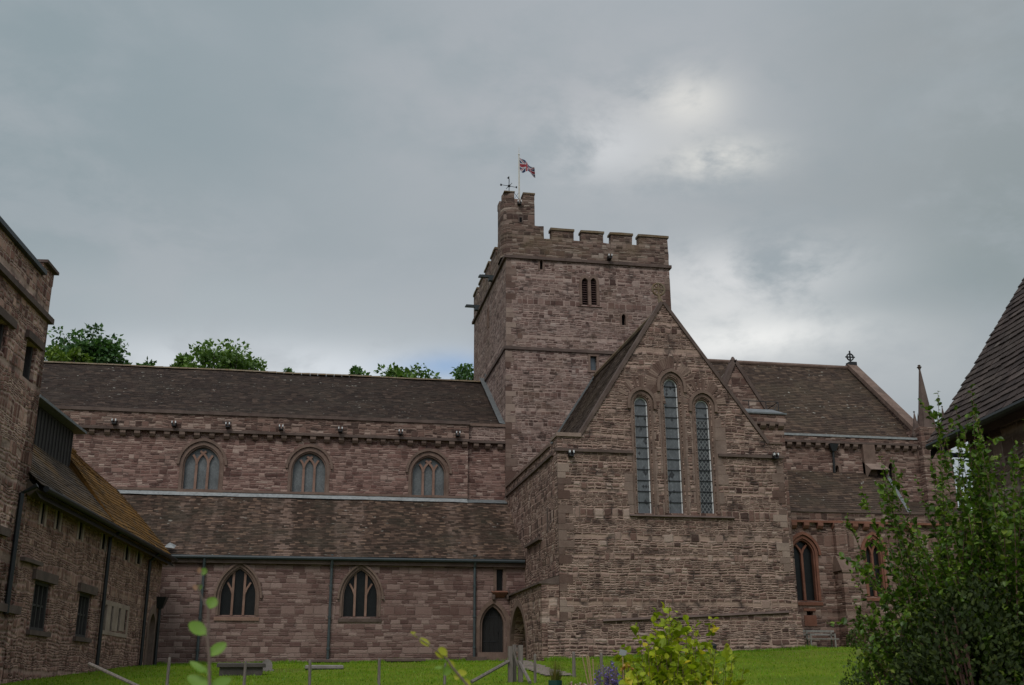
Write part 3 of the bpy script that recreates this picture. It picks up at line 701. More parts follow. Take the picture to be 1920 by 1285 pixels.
rr = random.Random(3)
while x < xP - .1:
    corbel(x + rr.uniform(-.02, .02), YT - .05 + rr.uniform(-.02, .02), zst - .045, None, 0, rr.uniform(.9, 1.08)); x += .705
for px in (893, 915, 938): corbel(at(px, 833, YT).x, YT + .19, zst - .045)
def spout(x, y, z, rot=0, L=.45):
    """lead rainwater spout with its white lead lip"""
    b = MB().box(-.11, .11, -L, .1, -.10, -.05); b.box(-.12, -.06, -L, .1, -.048, .14); b.box(.06, .12, -L, .1, -.048, .14)
    o = b.build('rain_spout', M['iron'], CA); o.matrix_parent_inverse = parent_inv(CA); o.location = (x, y, z); o.rotation_euler.z = rot; o.scale = (.85, .85, .85)
    lip = MB().box(-.125, -.07, -L - .01, -L + .14, .06, .18); lip.box(.07, .125, -L - .01, -L + .14, .06, .18)
    l = lip.build('lead_lip', M['lip_white'], None); l.parent = o
    return o
for px, py in ((215, 791), (326.7, 795), (427.3, 797.5), (527.3, 802), (638, 806), (750.7, 811), (858, 814)):
    c = at(px, py, YT - .3); spout(c.x, YT - .2, c.z - .06)
for xa, xb, dy in ((-10, xP - .02, 0), (xP, XW - .01, .2)):
    b = MB(); n = 24
    up = []; lo = []
    for q in range(n + 1):
        xx = xa + (xb - xa) * q / n; up.append((xx, YT - .06 + dy * .9, zR + .12 + .015 * noise.noise(Vector((xx, 0, 3))))); lo.append((xx, YT - .22 + dy * .1, zR - .06 + .03 * noise.noise(Vector((xx * 1.7, 2, 0)))))
    b.loops(up, lo, False); b.loops([(p[0], p[1] - .02, p[2] - .03) for p in lo], lo, False)
    b.build('lead_flashing', M['white_lead'] if dy == 0 else M['lead'], CA)
box('string_course', -10, xP, YT - .1, YT, zR + .13, zR + .24, M['trim'])
# nave roof
zrg = (at(100, 681, YR).z + at(900, 713, YR).z) / 2
tiles('nave_roof', (-24, YT + .25, zcp - .10), (XW - .02, YT + .25, zcp - .10), (-24, YR, zrg - .1), (XW - .02, YR, zrg - .1), .20, .32, M['nave_tile'], CA, seed=2, sag=.08)
b = MB().add([(-24, YR + .05, zrg - .12), (XW - .02, YR + .05, zrg - .12), (XW - .02, YR + 7, zcp), (-24, YR + 7, zcp)], [(0, 1, 2, 3)]); b.build('nave_roof', M['nave_tile'], CA)
b = MB(); x = -24
while x < XW - .1:
    L = min(rr.uniform(.42, .5), XW - .05 - x); z = zrg + .03 + .025 * noise.noise(Vector((x * .3, 0, 0)))
    b.add([(x, YR - .22, z - .13), (x + L - .012, YR - .22, z - .13), (x + L - .012, YR, z + rr.uniform(0, .02)), (x, YR, z), (x, YR + .22, z - .13), (x + L - .012, YR + .22, z - .13)], [(0, 1, 2, 3), (3, 2, 5, 4), (0, 3, 4), (1, 5, 2)]); x += L
b.build('ridge_tiles', M['lichen_cap'], CA)
e0 = Vector((XW - .03, YT + .1, zcp + .02)); e1 = Vector((XW - .03, YR - .2, zrg + .12)); up = Vector((0, -.1, .32)); k = Vector((-.34, 0, .06))
MB().add([e0, e1, e1 + up, e0 + up, e0 + k, e1 + k], [(0, 1, 2, 3), (0, 4, 5, 1)]).build('lead_flashing', M['lead'], CA)

# --- crossing tower
XE = at(1254, 499, YT).x; YN = atx(889, 600, XW).y
zs1 = at(1050, 487, YT).z; zs2 = at(1020, 655, YT).z
def crn(px, py): return at(px, py, YT)
w_l = [wparams(1091, 1104.5, 521, 530, 572, YT), wparams(1107.5, 1120, 521, 530, 572, YT)]
sl1 = at(1012.3, 505, YT), at(1017.5, 489, YT); sl2 = at(1166, 610, YT), at(1173, 591, YT); lw = at(1107, 695, YT), at(1118, 669, YT)
wall('tower_wall', rough(rect(XW, XE, zs2 - .05, zs1), .04), [arch(c[0], c[1] + .02, c[2], c[3], c[4]) for c in w_l] + [arch((a.x + b_.x) / 2, (b_.x - a.x) / 2, a.z, b_.z - .12, b_.z + .06, 4) for a, b_ in (sl1, sl2)], S(YT), 0, .6, M['tower_stone'], CA)
wall('tower_wall', rough(rect(XW - .05, XE + .05, 2, zs2 - .05), .04), [rect(lw[0].x, lw[1].x, lw[0].z, lw[1].z)], S(YT - .05), 0, .65, M['tower_stone'], CA)
ws = atx(913.5, 617, XW), atx(917, 577, XW); ya_, yb_ = min(ws[0].y, ws[1].y), max(ws[0].y, ws[1].y)
yc = (ya_ + yb_) / 2
wall('tower_wall', rect(YT + .603, YN, zs2 - .05, zs1), [rect(yc - .16, yc + .16, ws[0].z, ws[1].z)], Wst(XW), 0, .6, M['tower_stone'], CA)
box('tower_wall', XW - .05, XW + .6, YT + .603, YN + .05, 2, zs2 - .05, M['tower_stone'])
box('tower_wall', XE - .6, XE, YT + .603, YN, 8, zs1, M['tower_stone']); box('tower_wall', XW + .6, XE - .6, YN - .6, YN, 8, zs1, M['tower_stone'])
box('tower_roof', XW + .3, XE - .3, YT + .3, YN - .3, zs1 - .05, zs1 + .1, M['lead_dark'])
for z, pr in ((zs1, .13), (zs2, .14)):
    box('string_course', XW - pr, XE + pr, YT - pr, YT + .4, z - .12, z + .05, M['trim_dark'])
    for xa in (XW - pr, XE - .4): box('string_course', xa, xa + .4 + pr, YT + .402, YN + pr, z - .12, z + .05, M['trim_dark'])
zm = [crn(1055, 433).z, crn(1110, 437.5).z, crn(1165, 442).z, crn(1222, 447).z]; zmm = sum(zm) / 4; zcr = (crn(1026, 449).z + crn(1190, 460).z) / 2
xs = [crn(p, 450).x for p in (1005, 1020, 1033.6, 1075, 1090, 1131, 1144.6, 1185, 1197.6)] + [XE]
xt1 = crn(1004, 421).x
out = [(XW, zs1 + .05), (XE, zs1 + .05), (XE, zmm)]
for a, b_ in ((8, 7), (6, 5), (4, 3), (2, 1)): out += [(xs[a], zmm), (xs[a], zcr), (xs[b_], zcr), (xs[b_], zmm if b_ > 1 else crn(1012, 425).z)]
out += [(XW, crn(1012, 425).z)]
wall('parapet', rough(out, .05, .3), [], S(YT - .03), 0, .45, M['parapet_stone'], CA)
# west, north and east sides of the battlements
ym = []; yy = YT + 2.6; n = 4; gap = .62; mer = (YN - yy - gap * 4) / 4
outw = [(YT + .425, zs1 + .05), (YN, zs1 + .05)]
y = YN
for q in range(4):
    outw += [(y, zmm), (y - mer, zmm), (y - mer, zcr), (y - mer - gap, zcr)]; y -= mer + gap
    ym.append(y + gap)
outw += [(y, zmm + .05), (YT + .425, zmm + .05)]
wall('parapet', rough(outw, .05, .4), [], Wst(XW - .03), 0, .45, M['parapet_stone'], CA)
wall('parapet', [(u, v) for u, v in outw], [], lambda u, v, d: (XE - d, u, v), 0, .45, M['parapet_stone'], CA)
box('parapet', XW + .45, XE - .45, YN - .45, YN, zs1 + .05, zcr, M['parapet_stone'])
for a, b_ in ((2, 3), (4, 5), (6, 7), (8, 9)): box('coping', xs[a] - .05, xs[b_] + .05, YT - .10, YT + .48, zmm, zmm + .13, M['lichen_cap'])
for q in ym: box('coping', XW - .10, XW + .48, q - .03, q + mer + .03, zmm, zmm + .12, M['lichen_cap'])
# stair turret on the south-west corner: square, its west side rounded off
ztg = at(972, 374, YT).z; ztm = at(955, 361, YT).z; xtr = crn(1002, 390).x; xtl = crn(941.5, 400).x
pl = [(xtl, YT + .5), (xtl + .14, YT + .12), (xtl + .5, YT - .05), (xtr, YT - .05), (xtr, YT + 1.9), (xtl + .5, YT + 1.9), (xtl + .14, YT + 1.75), (xtl, YT + 1.4)]
b = MB(); n = len(pl)
rings = [(zs1 + .06, 0), (ztg - .55, .0), (ztg - .35, .0), (ztg, -.02)]
cxy = Vector((sum(p[0] for p in pl) / n, sum(p[1] for p in pl) / n))
def shr(p, k): v = Vector(p) - cxy; l = v.length; return cxy + v * ((l + k) / l)
R4 = [[(*shr(p, k), z) for p in pl] for z, k in rings]
for a, b_ in zip(R4, R4[1:]): b.loops(a, b_)
b.add(R4[-1], [tuple(range(n))]); b.build('stair_turret', M['parapet_stone'], CA)
b = MB()
xg0, xg1 = crn(964, 370).x, crn(981, 370).x
b.prism([(xtl + .06, YT + .45), (xtl + .18, YT + .1), (xtl + .5, YT - .045), (xg0, YT - .045), (xg0, YT + .6), (xtl + .06, YT + .6)], lambda u, v, d: (u, v, d), ztg - .002, ztm)
b.build('battlement', M['parapet_stone'], CA)
box('battlement', xg1, xtr - .002, YT - .045, YT + .6, ztg - .002, ztm - .06, M['parapet_stone']); box('battlement', xtl + .06, xtl + .5, YT + 1.25, YT + 1.88, ztg - .002, ztm, M['parapet_stone']); box('battlement', xg1, xtr - .002, YT + 1.25, YT + 1.88, ztg - .002, ztm - .06, M['parapet_stone'])
box('coping', xtl + .1, xg0 + .03, YT - .08, YT + .63, ztm, ztm + .07, M['lichen_cap']); box('coping', xg1 - .03, xtr + .03, YT - .08, YT + .63, ztm - .06, ztm + .02, M['lichen_cap'])
c = at(976, 412, YT - .05); box('window_frame', c.x - .14, c.x + .14, YT - .09, YT, c.z - .2, c.z + .2, M['trim_dark'])
box('glass', c.x - .07, c.x + .07, YT - .095, YT - .06, c.z - .17, c.z + .12, M['dark'])
c = at(973, 383, YT - .05); spout(c.x, YT - .05, c.z, 0, .3)
c = at(1141, 483, YT - .05); spout(c.x, YT, c.z - .1, 0, .55)
# louvred belfry window, slits, plain window
for c in w_l:
    b = MB(); b.ring(arch(c[0], c[1] + .13, c[2], c[3], c[4] + .16), arch(c[0], c[1] - .02, c[2], c[3], c[4] - .02), S(YT), -.03 if c is w_l[0] else -.034, .3)
    wn = b.build('belfry_window', M['trim'], CA)
    MB().prism(arch(c[0], c[1] + .05, c[2], c[3], c[4] + .06), S(YT), .42, .44).build('backing', M['dark'], wn)
    b = MB(); nz = 11
    for q in range(nz):
        z = c[2] + (c[4] - c[2]) * (q + .2) / nz * .93
        hw = c[1] if z < c[3] else c[1] * max(.2, 1 - (z - c[3]) / (c[4] - c[3] + .05))
        b.add([(c[0] - hw, YT + .10, z), (c[0] + hw, YT + .10, z), (c[0] + hw, YT + .30, z + .13), (c[0] - hw, YT + .30, z + .13), (c[0] - hw, YT + .10, z - .025), (c[0] + hw, YT + .10, z - .025)], [(0, 1, 2, 3), (4, 5, 1, 0)])
    b.build('louvre', M['louvre'], wn)
MB().add([(w_l[0][0] - .45, YT - .07, w_l[0][2] - .1), (w_l[1][0] + .45, YT - .07, w_l[0][2] - .1), (w_l[1][0] + .45, YT + .3, w_l[0][2]), (w_l[0][0] - .45, YT + .3, w_l[0][2]), (w_l[0][0] - .45, YT + .1, w_l[0][2] - .18), (w_l[1][0] + .45, YT + .1, w_l[0][2] - .18)],
    [(0, 1, 2, 3), (0, 4, 5, 1), (0, 3, 4), (1, 5, 2)]).build('sill', M['trim'], CA)
for a, b_ in (sl1, sl2):
    x0, x1, z0, z1 = a.x, b_.x, a.z, b_.z
    q = MB().ring(arch((x0 + x1) / 2, (x1 - x0) / 2 + .10, z0 - .08, z1 - .12, z1 + .16, 4), arch((x0 + x1) / 2, (x1 - x0) / 2 - .003, z0 - .08, z1 - .12, z1 + .05, 4), S(YT), -.02, .2).build('slit_window', M['trim'], CA)
    MB().box(x0 - .05, x1 + .05, YT + .3, YT + .32, z0 - .05, z1 + .1).build('opening', M['dark'], q)
x0, x1, z0, z1 = lw[0].x, lw[1].x, lw[0].z, lw[1].z
q = MB().box(x0 - .14, x1 + .14, YT - .075, YT + .1, z1, z1 + .16).box(x0 - .12, x0 - .003, YT - .07, YT + .1, z0, z1 - .003).box(x1 + .003, x1 + .12, YT - .07, YT + .1, z0, z1 - .003).box(x0 - .14, x1 + .14, YT - .09, YT + .1, z0 - .12, z0 - .003).build('window_frame', M['trim'], CA)
MB().box(x0 - .02, x1 + .02, YT + .16, YT + .18, z0 - .02, z1 + .02).build('glass', M['glass_blue'], q)
q = MB().box(XW - .05, XW + .1, yc - .3, yc - .163, ws[0].z - .1, ws[1].z + .15).box(XW - .05, XW + .1, yc + .163, yc + .3, ws[0].z - .1, ws[1].z + .15).box(XW - .045, XW + .1, yc - .163, yc + .163, ws[1].z, ws[1].z + .15).build('slit_window', M['trim'], CA)
MB().box(XW + .3, XW + .32, yc - .2, yc + .2, ws[0].z, ws[1].z).build('opening', M['dark'], q)
for px, py in ((927, 520.5), (900, 576)):
    c = atx(px, py, XW); MB().box(XW - .95, XW + .2, c.y - .10, c.y + .10, c.z - .05, c.z + .02).box(XW - .9, XW + .2, c.y - .10, c.y - .05, c.z + .021, c.z + .10).box(XW - .9, XW + .2, c.y + .05, c.y + .10, c.z + .021, c.z + .10).box(XW - .35, XW + .1, c.y - .16, c.y + .16, c.z - .24, c.z - .052).build('rain_spout', M['gutter'], CA)
def quoins(fn, z0, z1, side, parent=CA, seed=0, mat='quoin', out=-.012):
    """alternating corner stones standing a few millimetres proud"""
    rnd = random.Random(seed); b = MB(); z = z0; k = 0
    while z < z1 - .15:
        h = rnd.uniform(.22, .42); L = (.55 if k % 2 else .30) * rnd.uniform(.85, 1.2)
        if rnd.random() < .8: b.prism([(side[0], z), (side[0] + side[1] * L, z), (side[0] + side[1] * L, min(z1, z + h) - .015), (side[0], min(z1, z + h) - .015)], fn, out, .1)
        z += h; k += 1
    return b.build('quoins', M[mat], parent)
quoins(S(YT - .05), 8, zs2 - .2, (XW - .065, 1), seed=5)
quoins(S(YT), zs2 + .1, zs1 - .2, (XE + .015, -1), seed=7)
quoins(S(YT), zs2 + .1, zs1 - .2, (XW - .015, 1), seed=8)

# --- transept with the lancet gable
kx0, kx1, kz = at(1045, 820, YG).x, at(1089, 820, YG).x, at(1066, 818, YG).z
ap = at(1242, 570, YG); rx0, rx1, rz = at(1437, 834, YG).x, at(1465, 838, YG).x, at(1450, 834, YG).z
kz = (kz + rz) / 2
lan = [wparams(1201, 1226.5, 744, 757, 962, YG), wparams(1261, 1288, 710, 726, 962, YG), wparams(1318, 1343.5, 750, 763, 962, YG)]
lan = [((at((a + b_) / 2, 860, YG).x), c[1], c[2], c[3], c[4]) for c, (a, b_) in zip(lan, ((1193.5, 1220), (1251.5, 1278), (1310, 1335.5)))]
zb = 1.9
XB_ = at(1503, 1190, YG).x
gout = [(kx0, zb), (XB_, zb), (at(1487, 1060, YG).x, at(1487, 1060, YG).z), (rx1, kz), (rx0, kz), (ap.x, ap.z), (kx1, kz), (kx0, kz)]
wall('transept_gable', rough(gout, .04), [arch(c[0], c[1] + .06, c[2] - .02, c[3], c[4] + .07) for c in lan], S(YG), 0, .7, M['gable_stone'], CA)
quoins(S(YG), zb + .3, kz - .4, (kx0 - .012, 1), seed=11)
quoins(S(YG), 6.0, kz - .4, (rx1 + .0, -1), seed=12)
llab = ['left grey lancet window with iron saddle bars', 'tall middle lancet window with a few missing diamond panes', 'right lancet window with dark diamond lattice panes']
for j, c in enumerate(lan):
    cx, hw, z0, zs, za = c; fn = S(YG)
    b = MB(); o = arch(cx, hw + .20, z0 - .03, zs, za + .24); k = arch(cx, hw + .10, z0 - .03, zs, za + .12); i = arch(cx, hw, z0 - .03, zs, za)
    b.ring(o, k, fn, -.03, .1); b.ring(k, i, fn, .06, .30)
    wn = b.build('lancet_window', M['trim'], CA); wn['label'] = llab[j]
    MB().prism(i, fn, .20, .23).build('glass', M['glass_lancet_dark' if j == 2 else 'glass_lancet'], wn)
    if j == 2:                                     # its top two panels are plain and pale
        zt = za - (za - z0) * .185
        MB().prism([p for p in arch(cx, hw - .01, zt, zs, za - .01)], fn, .192, .199).build('pane', M['glass_lancet'], wn)
    b = MB(); q = arch(cx, hw - .045, z0 - .03, zs, za - .05)
    b.ring(i, q, fn, .17, .21); b.build('lead_frame', M['lip_white'], wn)
    nb = 13 if j == 1 else 11
    b = MB()
    for q in range(1, nb):
        z = z0 + (za - z0) * q / (nb - .25)
        if z < zs + (za - zs) * .5: b.box(cx - hw, cx + hw, YG + .155, YG + .185, z - .014, z + .014)
    b.build('saddle_bars', M['iron'], wn)
    zl = zs - .25
    o = arch(cx, hw + .34, zl, zs, za + .42); i2 = arch(cx, hw + .22, zl, zs, za + .27)
    MB().ring(o, i2, fn, -.12, .05).build('hood_mould', M['trim'], wn)
    vb = MB(); rv = random.Random(20 + j)
    A = arch(cx, hw + .37, zs + .05, zs + .05, za + .45, 16); B = arch(cx, hw + .37 + .42, zs + .02, zs + .02, za + .45 + .50, 16)
    for q in range(len(A) - 1):
        if rv.random() < .85:
            f0, f1 = .04, .93
            p = [A[q], A[q + 1], B[q + 1], B[q]]
            m0 = lambda a, b_, f: (a[0] + (b_[0] - a[0]) * f, a[1] + (b_[1] - a[1]) * f)
            vb.prism([m0(p[0], p[1], f0), m0(p[0], p[1], f1), m0(p[3], p[2], f1), m0(p[3], p[2], f0)], fn, -.015 - .005 * j, .05)
    vb.build('arch_stones', M['voussoir'], wn)
    # dressed jamb stones at both sides of the lancet
    jb = MB(); z = z0
    while z < zs - .5:
        h = rv.uniform(.3, .6)
        for sx in (-1, 1):
            if rv.random() < .7:
                L = rv.uniform(.18, .5) if not (sx * (j - 1) < 0 or j == 1) else rv.uniform(.05, .12)
                xa = cx + sx * (hw + .205); xb_ = xa + sx * L
                MB().prism([(min(xa, xb_), z), (max(xa, xb_), z), (max(xa, xb_), z + h - .02), (min(xa, xb_), z + h - .02)], fn, -.010, .05).build('jamb_stone', M['quoin'], wn)
        z += h
# strings and sill
zstr = at(1115, 846, YG).z
for xa, xb in ((kx0 - .10, at(1186, 846, YG).x), (at(1346, 851, YG).x, rx1 + .06)): box('string_course', xa, xb, YG - .10, YG + .05, zstr - .06, zstr + .06, M['trim_dark'])
zsl = at(1277, 968, YG).z
MB().add([(at(1181, 968, YG).x, YG - .12, zsl - .05), (at(1376, 968, YG).x, YG - .12, zsl - .05), (at(1376, 968, YG).x, YG + .05, zsl + .07), (at(1181, 968, YG).x, YG + .05, zsl + .07), (at(1181, 968, YG).x, YG + .05, zsl - .10), (at(1376, 968, YG).x, YG + .05, zsl - .10)],
    [(0, 1, 2, 3), (0, 4, 5, 1), (0, 3, 4), (1, 5, 2)]).build('sill', M['trim_dark'], CA)
a, c = at(1130, 1163, YG), at(1478, 1147, YG)
MB().add([(a.x, YG - .13, a.z - .05), (c.x, YG - .13, c.z - .05), (c.x, YG + .05, c.z + .08), (a.x, YG + .05, a.z + .08), (a.x, YG - .0, a.z - .10), (c.x, YG - .0, c.z - .10)], [(0, 1, 2, 3), (0, 4, 5, 1), (0, 3, 4), (1, 5, 2)]).build('plinth_string', M['trim_dark'], CA)
zp = a.z - .08
b = MB(); xL, xR = at(1040, 1165, YG).x - .3, at(1500, 1147, YG).x       # battered plinth
b.add([(xL, YG - .02, zp + .0), (xR, YG - .02, c.z - .1), (xR + .10, YG - .16, zb), (xL, YG - .16, zb), (xR + .0, YG + .6, c.z - .1), (xR + .12, YG + .6, zb)], [(0, 1, 2, 3), (1, 4, 5, 2)])
b.build('plinth', M['gable_stone'], CA)
# copings, kneelers
def rake(p, q, nm='coping', mat='trim_dark', wd=.03, y0=-.07, y1=.55, hgt=.11, Y=YG):
    p, q = Vector(p), Vector(q); d = (q - p).normalized(); nn = Vector((-d.y, d.x)); nn = nn if nn.y > 0 else -nn
    return MB().prism([tuple(p - nn * wd), tuple(q - nn * wd), tuple(q + nn * hgt), tuple(p + nn * hgt)], S(Y), y0, y1).build(nm, M[mat], CA)
rake((kx1 - .05, kz), (ap.x, ap.z + .05)); rake((rx0 + .05, kz), (ap.x, ap.z + .05))
box('kneeler', kx0 - .05, kx1, YG - .08, YG + 1.1, kz, kz + .16, M['trim_pale']); box('kneeler', rx0, rx1 + .05, YG - .05, YG + 1.0, kz, kz + .08, M['trim'])
for px, py in ((1070, 853), (1452, 858)):
    c = at(px, py, YG - .1); spout(c.x, YG, c.z, 0, .4)
# wheel cross on the gable
c = at(1234.5, 543, YG + .3); r = .28
b = MB().tube([(c.x + r * math.cos(t * PI / 10), c.y, c.z + r * math.sin(t * PI / 10)) for t in range(21)], .05, 8, False)
for q in range(8):
    an = q * PI / 4; b.tube([(c.x, c.y, c.z), (c.x + (r + .04) * math.cos(an), c.y, c.z + (r + .04) * math.sin(an))], .045 if q % 2 == 0 else .03, 6)
b.tube([(c.x + .10, c.y, ap.z + .02), (c.x, c.y, c.z - r)], [.14, .07], 8); b.build('gable_cross', M['lichen_cap'], CA)
# west wall, its parapet and the projection with the arched recess
zw = at(1043, 846, YG).z; zwt = at(1043, 822, YG).z
box('string_course', XW - .10, XW + .1, YG + .70, YT - .06, zw - .05, zw + .06, M['trim_dark'])
box('parapet', XW - .02, XW + .45, YG + .72, YT - .06, zw + .06, zwt - .12, M['transept_side_stone'])
box('coping', XW - .10, XW + .50, YG + 1.12, YT - .06, zwt - .12, zwt + .02, M['trim'])
XP_ = at(1022, 1150, YG).x - .115
dz0 = at(1021, 1088, YG).z; ydr = atx(955, 1112, XP_).y
ar = [atx(956.5, 1200, XP_).y, atx(987, 1200, XP_).y]; ar0, ar1 = min(ar), max(ar)
zar = atx(970, 1137, XP_).z; zsp = atx(960, 1178, XP_).z; ydr = YA - .01; ar1 = min(ar1, YA - .05); ar0 = ar0 - .0
wall('side_projection', rect(YG + .05, YA - .004, zb, dz0 - .06), [arch((ar0 + ar1) / 2, (ar1 - ar0) / 2, zb + .3, zsp, zar)], Wst(XP_), 0, XW - XP_ - .003, M['transept_side_stone'], CA)
wall('transept_side_wall', rect(YG + .703, YT - .052, zb, zw - .05), [arch((ar0 + ar1) / 2, (ar1 - ar0) / 2 + .25, zb + .3, zsp, zar + .4)], Wst(XW), 0, .7, M['transept_side_stone'], CA)
box('passage_wall', XW + 1.8, XW + 1.9, YG + .8, YA + 1, zb, zw, M['transept_side_stone'])
MB().ring(arch((ar0 + ar1) / 2, (ar1 - ar0) / 2 + .28, zb, zsp, zar + .3), arch((ar0 + ar1) / 2, (ar1 - ar0) / 2 - .003, zb, zsp, zar - .003), Wst(XP_), -.02, .15).build('arch_stones', M['trim'], CA)
MB().add([(XP_ - .10, YG, dz0 - .05), (XP_ - .10, ydr, dz0 - .05), (XW, ydr, dz0 + .22), (XW, YG, dz0 + .22), (XP_ - .10, YG, dz0 - .13), (XP_ - .10, ydr, dz0 - .13), (XW + .05, YG + .03, dz0 - .15), (XW + .05, YG + .03, dz0 + .24)], [(0, 1, 2, 3), (0, 4, 5, 1), (0, 4, 6, 7)]).build('weathering', M['trim_dark'], CA)
a, c = atx(989, 1025, XW), atx(1016, 1011, XW); box('ledge', XW - .16, XW, c.y, a.y, a.z - .08, a.z + .05, M['trim_dark'])
a = atx(1027, 972, XW); box('slit_window', XW - .012, XW + .1, a.y - .14, a.y + .14, a.z - .6, a.z + .45, M['trim_dark'])
# roof
ze = kz - .05; zrt = ap.z - .18
tiles('transept_roof', (kx1 - .05, YT - .07, ze), (kx1 - .05, YG + .5, ze), (ap.x, YT - .07, zrt), (ap.x, YG + .5, zrt), .19, .30, M['transept_tile'], CA, seed=4)
tiles('transept_roof', (rx0 + .1, YG + .5, ze), (rx0 + .1, YT - .07, ze), (ap.x, YG + .5, zrt), (ap.x, YT - .07, zrt), .3, .5, M['transept_tile'], CA, seed=5)
MB().add([(XW + .3, YG + .71, ze - .05), (kx1 + .1, YG + .71, ze - .03), (kx1 + .1, YT - .07, ze - .03), (XW + .3, YT - .07, ze - .05)], [(0, 1, 2, 3)]).build('lead_gutter', M['lead_dark'], CA)
MB().tube([(ap.x, YG + .5, zrt + .06), (ap.x, YT - .08, zrt + .06)], .13, 8).build('ridge_tiles', M['lichen_cap'], CA)
p0, p1 = Vector((kx1 - .05, YT - .09, ze + .03)), Vector((ap.x, YT - .09, zrt + .08)); d = (p1 - p0).normalized(); nn = Vector((-d.z, 0, d.x))
MB().add([p0, p1, p1 + nn * .09, p0 + nn * .09], [(0, 1, 2, 3)]).build('lead_flashing', M['lead'], CA)
box('transept_side_wall', rx1 - .5, rx1 + .0, YG + .7, YT - .06, zb, kz - .1, M['choir_stone'])

# --- turret block and little gable behind the east side of the transept
YB = 45.6
tx0, tx1 = at(1392, 790, YB).x, at(1471.5, 790, YB).x; tz = at(1420, 772, YB).z; tz1 = at(1420, 792, YB).z
box('turret', tx0 + .2, tx1 - .02, YB + .12, YB + 3, 4, tz1, M['choir_stone'])
box('parapet', tx0, tx1 + .05, YB, YB + 3.1, tz1, tz - .05, M['choir_stone'])
MB().add([(tx0 - .03, YB - .05, tz - .05), (tx1 + .08, YB - .05, tz - .05), (tx1 + .08, YB + 3.1, tz - .05), (tx0 - .03, YB + 3.1, tz - .05), (tx0 + .1, YB + .5, tz + .25), (tx1 - .35, YB + .5, tz + .25), (tx1 - .35, YB + 2.6, tz + .25), (tx0 + .1, YB + 2.6, tz + .25)],
    [(0, 1, 5, 4), (1, 2, 6, 5), (2, 3, 7, 6), (3, 0, 4, 7), (4, 5, 6, 7)]).build('turret_roof', M['lead_dark'], CA)
box('lead_edge', tx0 - .05, tx1 + .10, YB - .07, YB - .045, tz - .10, tz - .03, M['lead'])
for q in range(4): corbel(tx0 + .55 + q * .44, YB + .14, tz1 - .003)
MB().box(tx0 + .05, tx1 + .06, YB - .03, YB + .1, tz1 - .07, tz1 + .04).build('string_course', M['trim_dark'], CA)
a = [at(p, 770, YB + .6) for p in (1405, 1437, 1460)]; zt = at(1430, 753, YB + .6).z
b = MB().tube([(a[0].x - .3, YB + .6, zt), (a[2].x, YB + .6, zt), (a[2].x + .1, YB + 2.4, zt)], .022, 6)
for p in a: b.tube([(p.x, YB + .6, tz - .1), (p.x, YB + .6, zt)], .02, 6)
b.tube([(a[2].x, YB + .6, zt), (a[2].x - .35, YB + .6, tz)], .018, 6); b.build('railing', M['iron'], CA)
YC = 50.6
g0, g1, g2 = at(1377, 678, YC), at(1340, 770, YC), at(1440, 774, YC)
zlo = 8; sl = (g0.z - g1.z) / (g0.x - g1.x)
wall('small_gable', [(g1.x, zlo), (g2.x, zlo), (g2.x, g2.z), (g0.x, g0.z), (g1.x, g1.z)], [], S(YC), 0, .5, M['choir_stone'], CA)
for p, q in (((g2.x + .1, g2.z - .15), (g0.x, g0.z + .05)), ((g1.x - .05, g1.z - .1), (g0.x, g0.z + .05))): rake(p, q, 'coping', 'trim_dark', .08, -.08, .55, .10, YC)
MB().lathe([(.12, 0), (.16, .1), (.05, .3)], (g0.x, YC + .2, g0.z), 8).build('finial', M['trim_dark'], CA)
MB().add([(g0.x, YC + .5, g0.z), (g2.x, YC + .5, g2.z), (g2.x, YR, g2.z), (g0.x, YR, g0.z), (g1.x, YC + .5, g1.z), (g1.x, YR, g1.z)], [(0, 1, 2, 3), (4, 0, 3, 5)]).build('small_gable_roof', M['choir_tile'], CA)

# --- choir
zcc = (at(1475, 817, YT).z + at(1720, 819, YT).z) / 2; zcs = (at(1480, 832, YT).z + at(1720, 834, YT).z) / 2
XCE = at(1712, 820, YT).x + .65
zcr2 = (at(1330, 678, YR).z + at(1603, 689, YR).z) / 2
sa = wparams(1566.5, 1573.5, 872, 878, 886, YT); sb = wparams(1668, 1679, 868, 878, 905, YT)
wall('choir_wall', rect(XE - .1, XCE, 2, zcs), [arch(*sa), arch(*sb)], S(YT), 0, .6, M['choir_stone'], CA)
for c in (sa, sb):
    q = MB().ring(arch(c[0], c[1] + .16, c[2], c[3], c[4] + .18), arch(c[0], c[1] - .01, c[2], c[3], c[4] - .01), S(YT), -.03, .2).build('slit_window', M['trim'], CA)
    MB().box(c[0] - c[1] - .1, c[0] + c[1] + .1, YT + .3, YT + .32, c[2] - .1, c[4] + .1).build('glass', M['glass_dark'], q)
box('parapet', XE + .1, XCE + .1, YT - .15, YT + .4, zcs, zcc - .12, M['choir_stone'])
box('lead_edge', XE + .1, XCE + .12, YT - .20, YT + .42, zcc - .12, zcc, M['white_lead'])
box('string_course', XE + .1, XCE + .1, YT - .24, YT - .13, zcs - .04, zcs + .08, M['trim_dark'])
for px in (1478, 1495, 1513, 1531, 1549, 1567, 1585, 1601, 1645, 1662, 1679, 1695, 1711): corbel(at(px, 837, YT).x, YT - .03, zcs - .045)
tiles('choir_roof', (XE - .2, YT + .3, zcc - .12), (XCE - .2, YT + .3, zcc - .12), (XE - .2, YR, zcr2 - .1), (XCE - .2, YR, zcr2 - .1), .21, .34, M['choir_tile'], CA, seed=6, sag=.06)
MB().add([(XE, YR + .05, zcr2 - .12), (XCE, YR + .05, zcr2 - .12), (XCE, YR + 7, zcc), (XE, YR + 7, zcc)], [(0, 1, 2, 3)]).build('choir_roof', M['choir_tile'], CA)
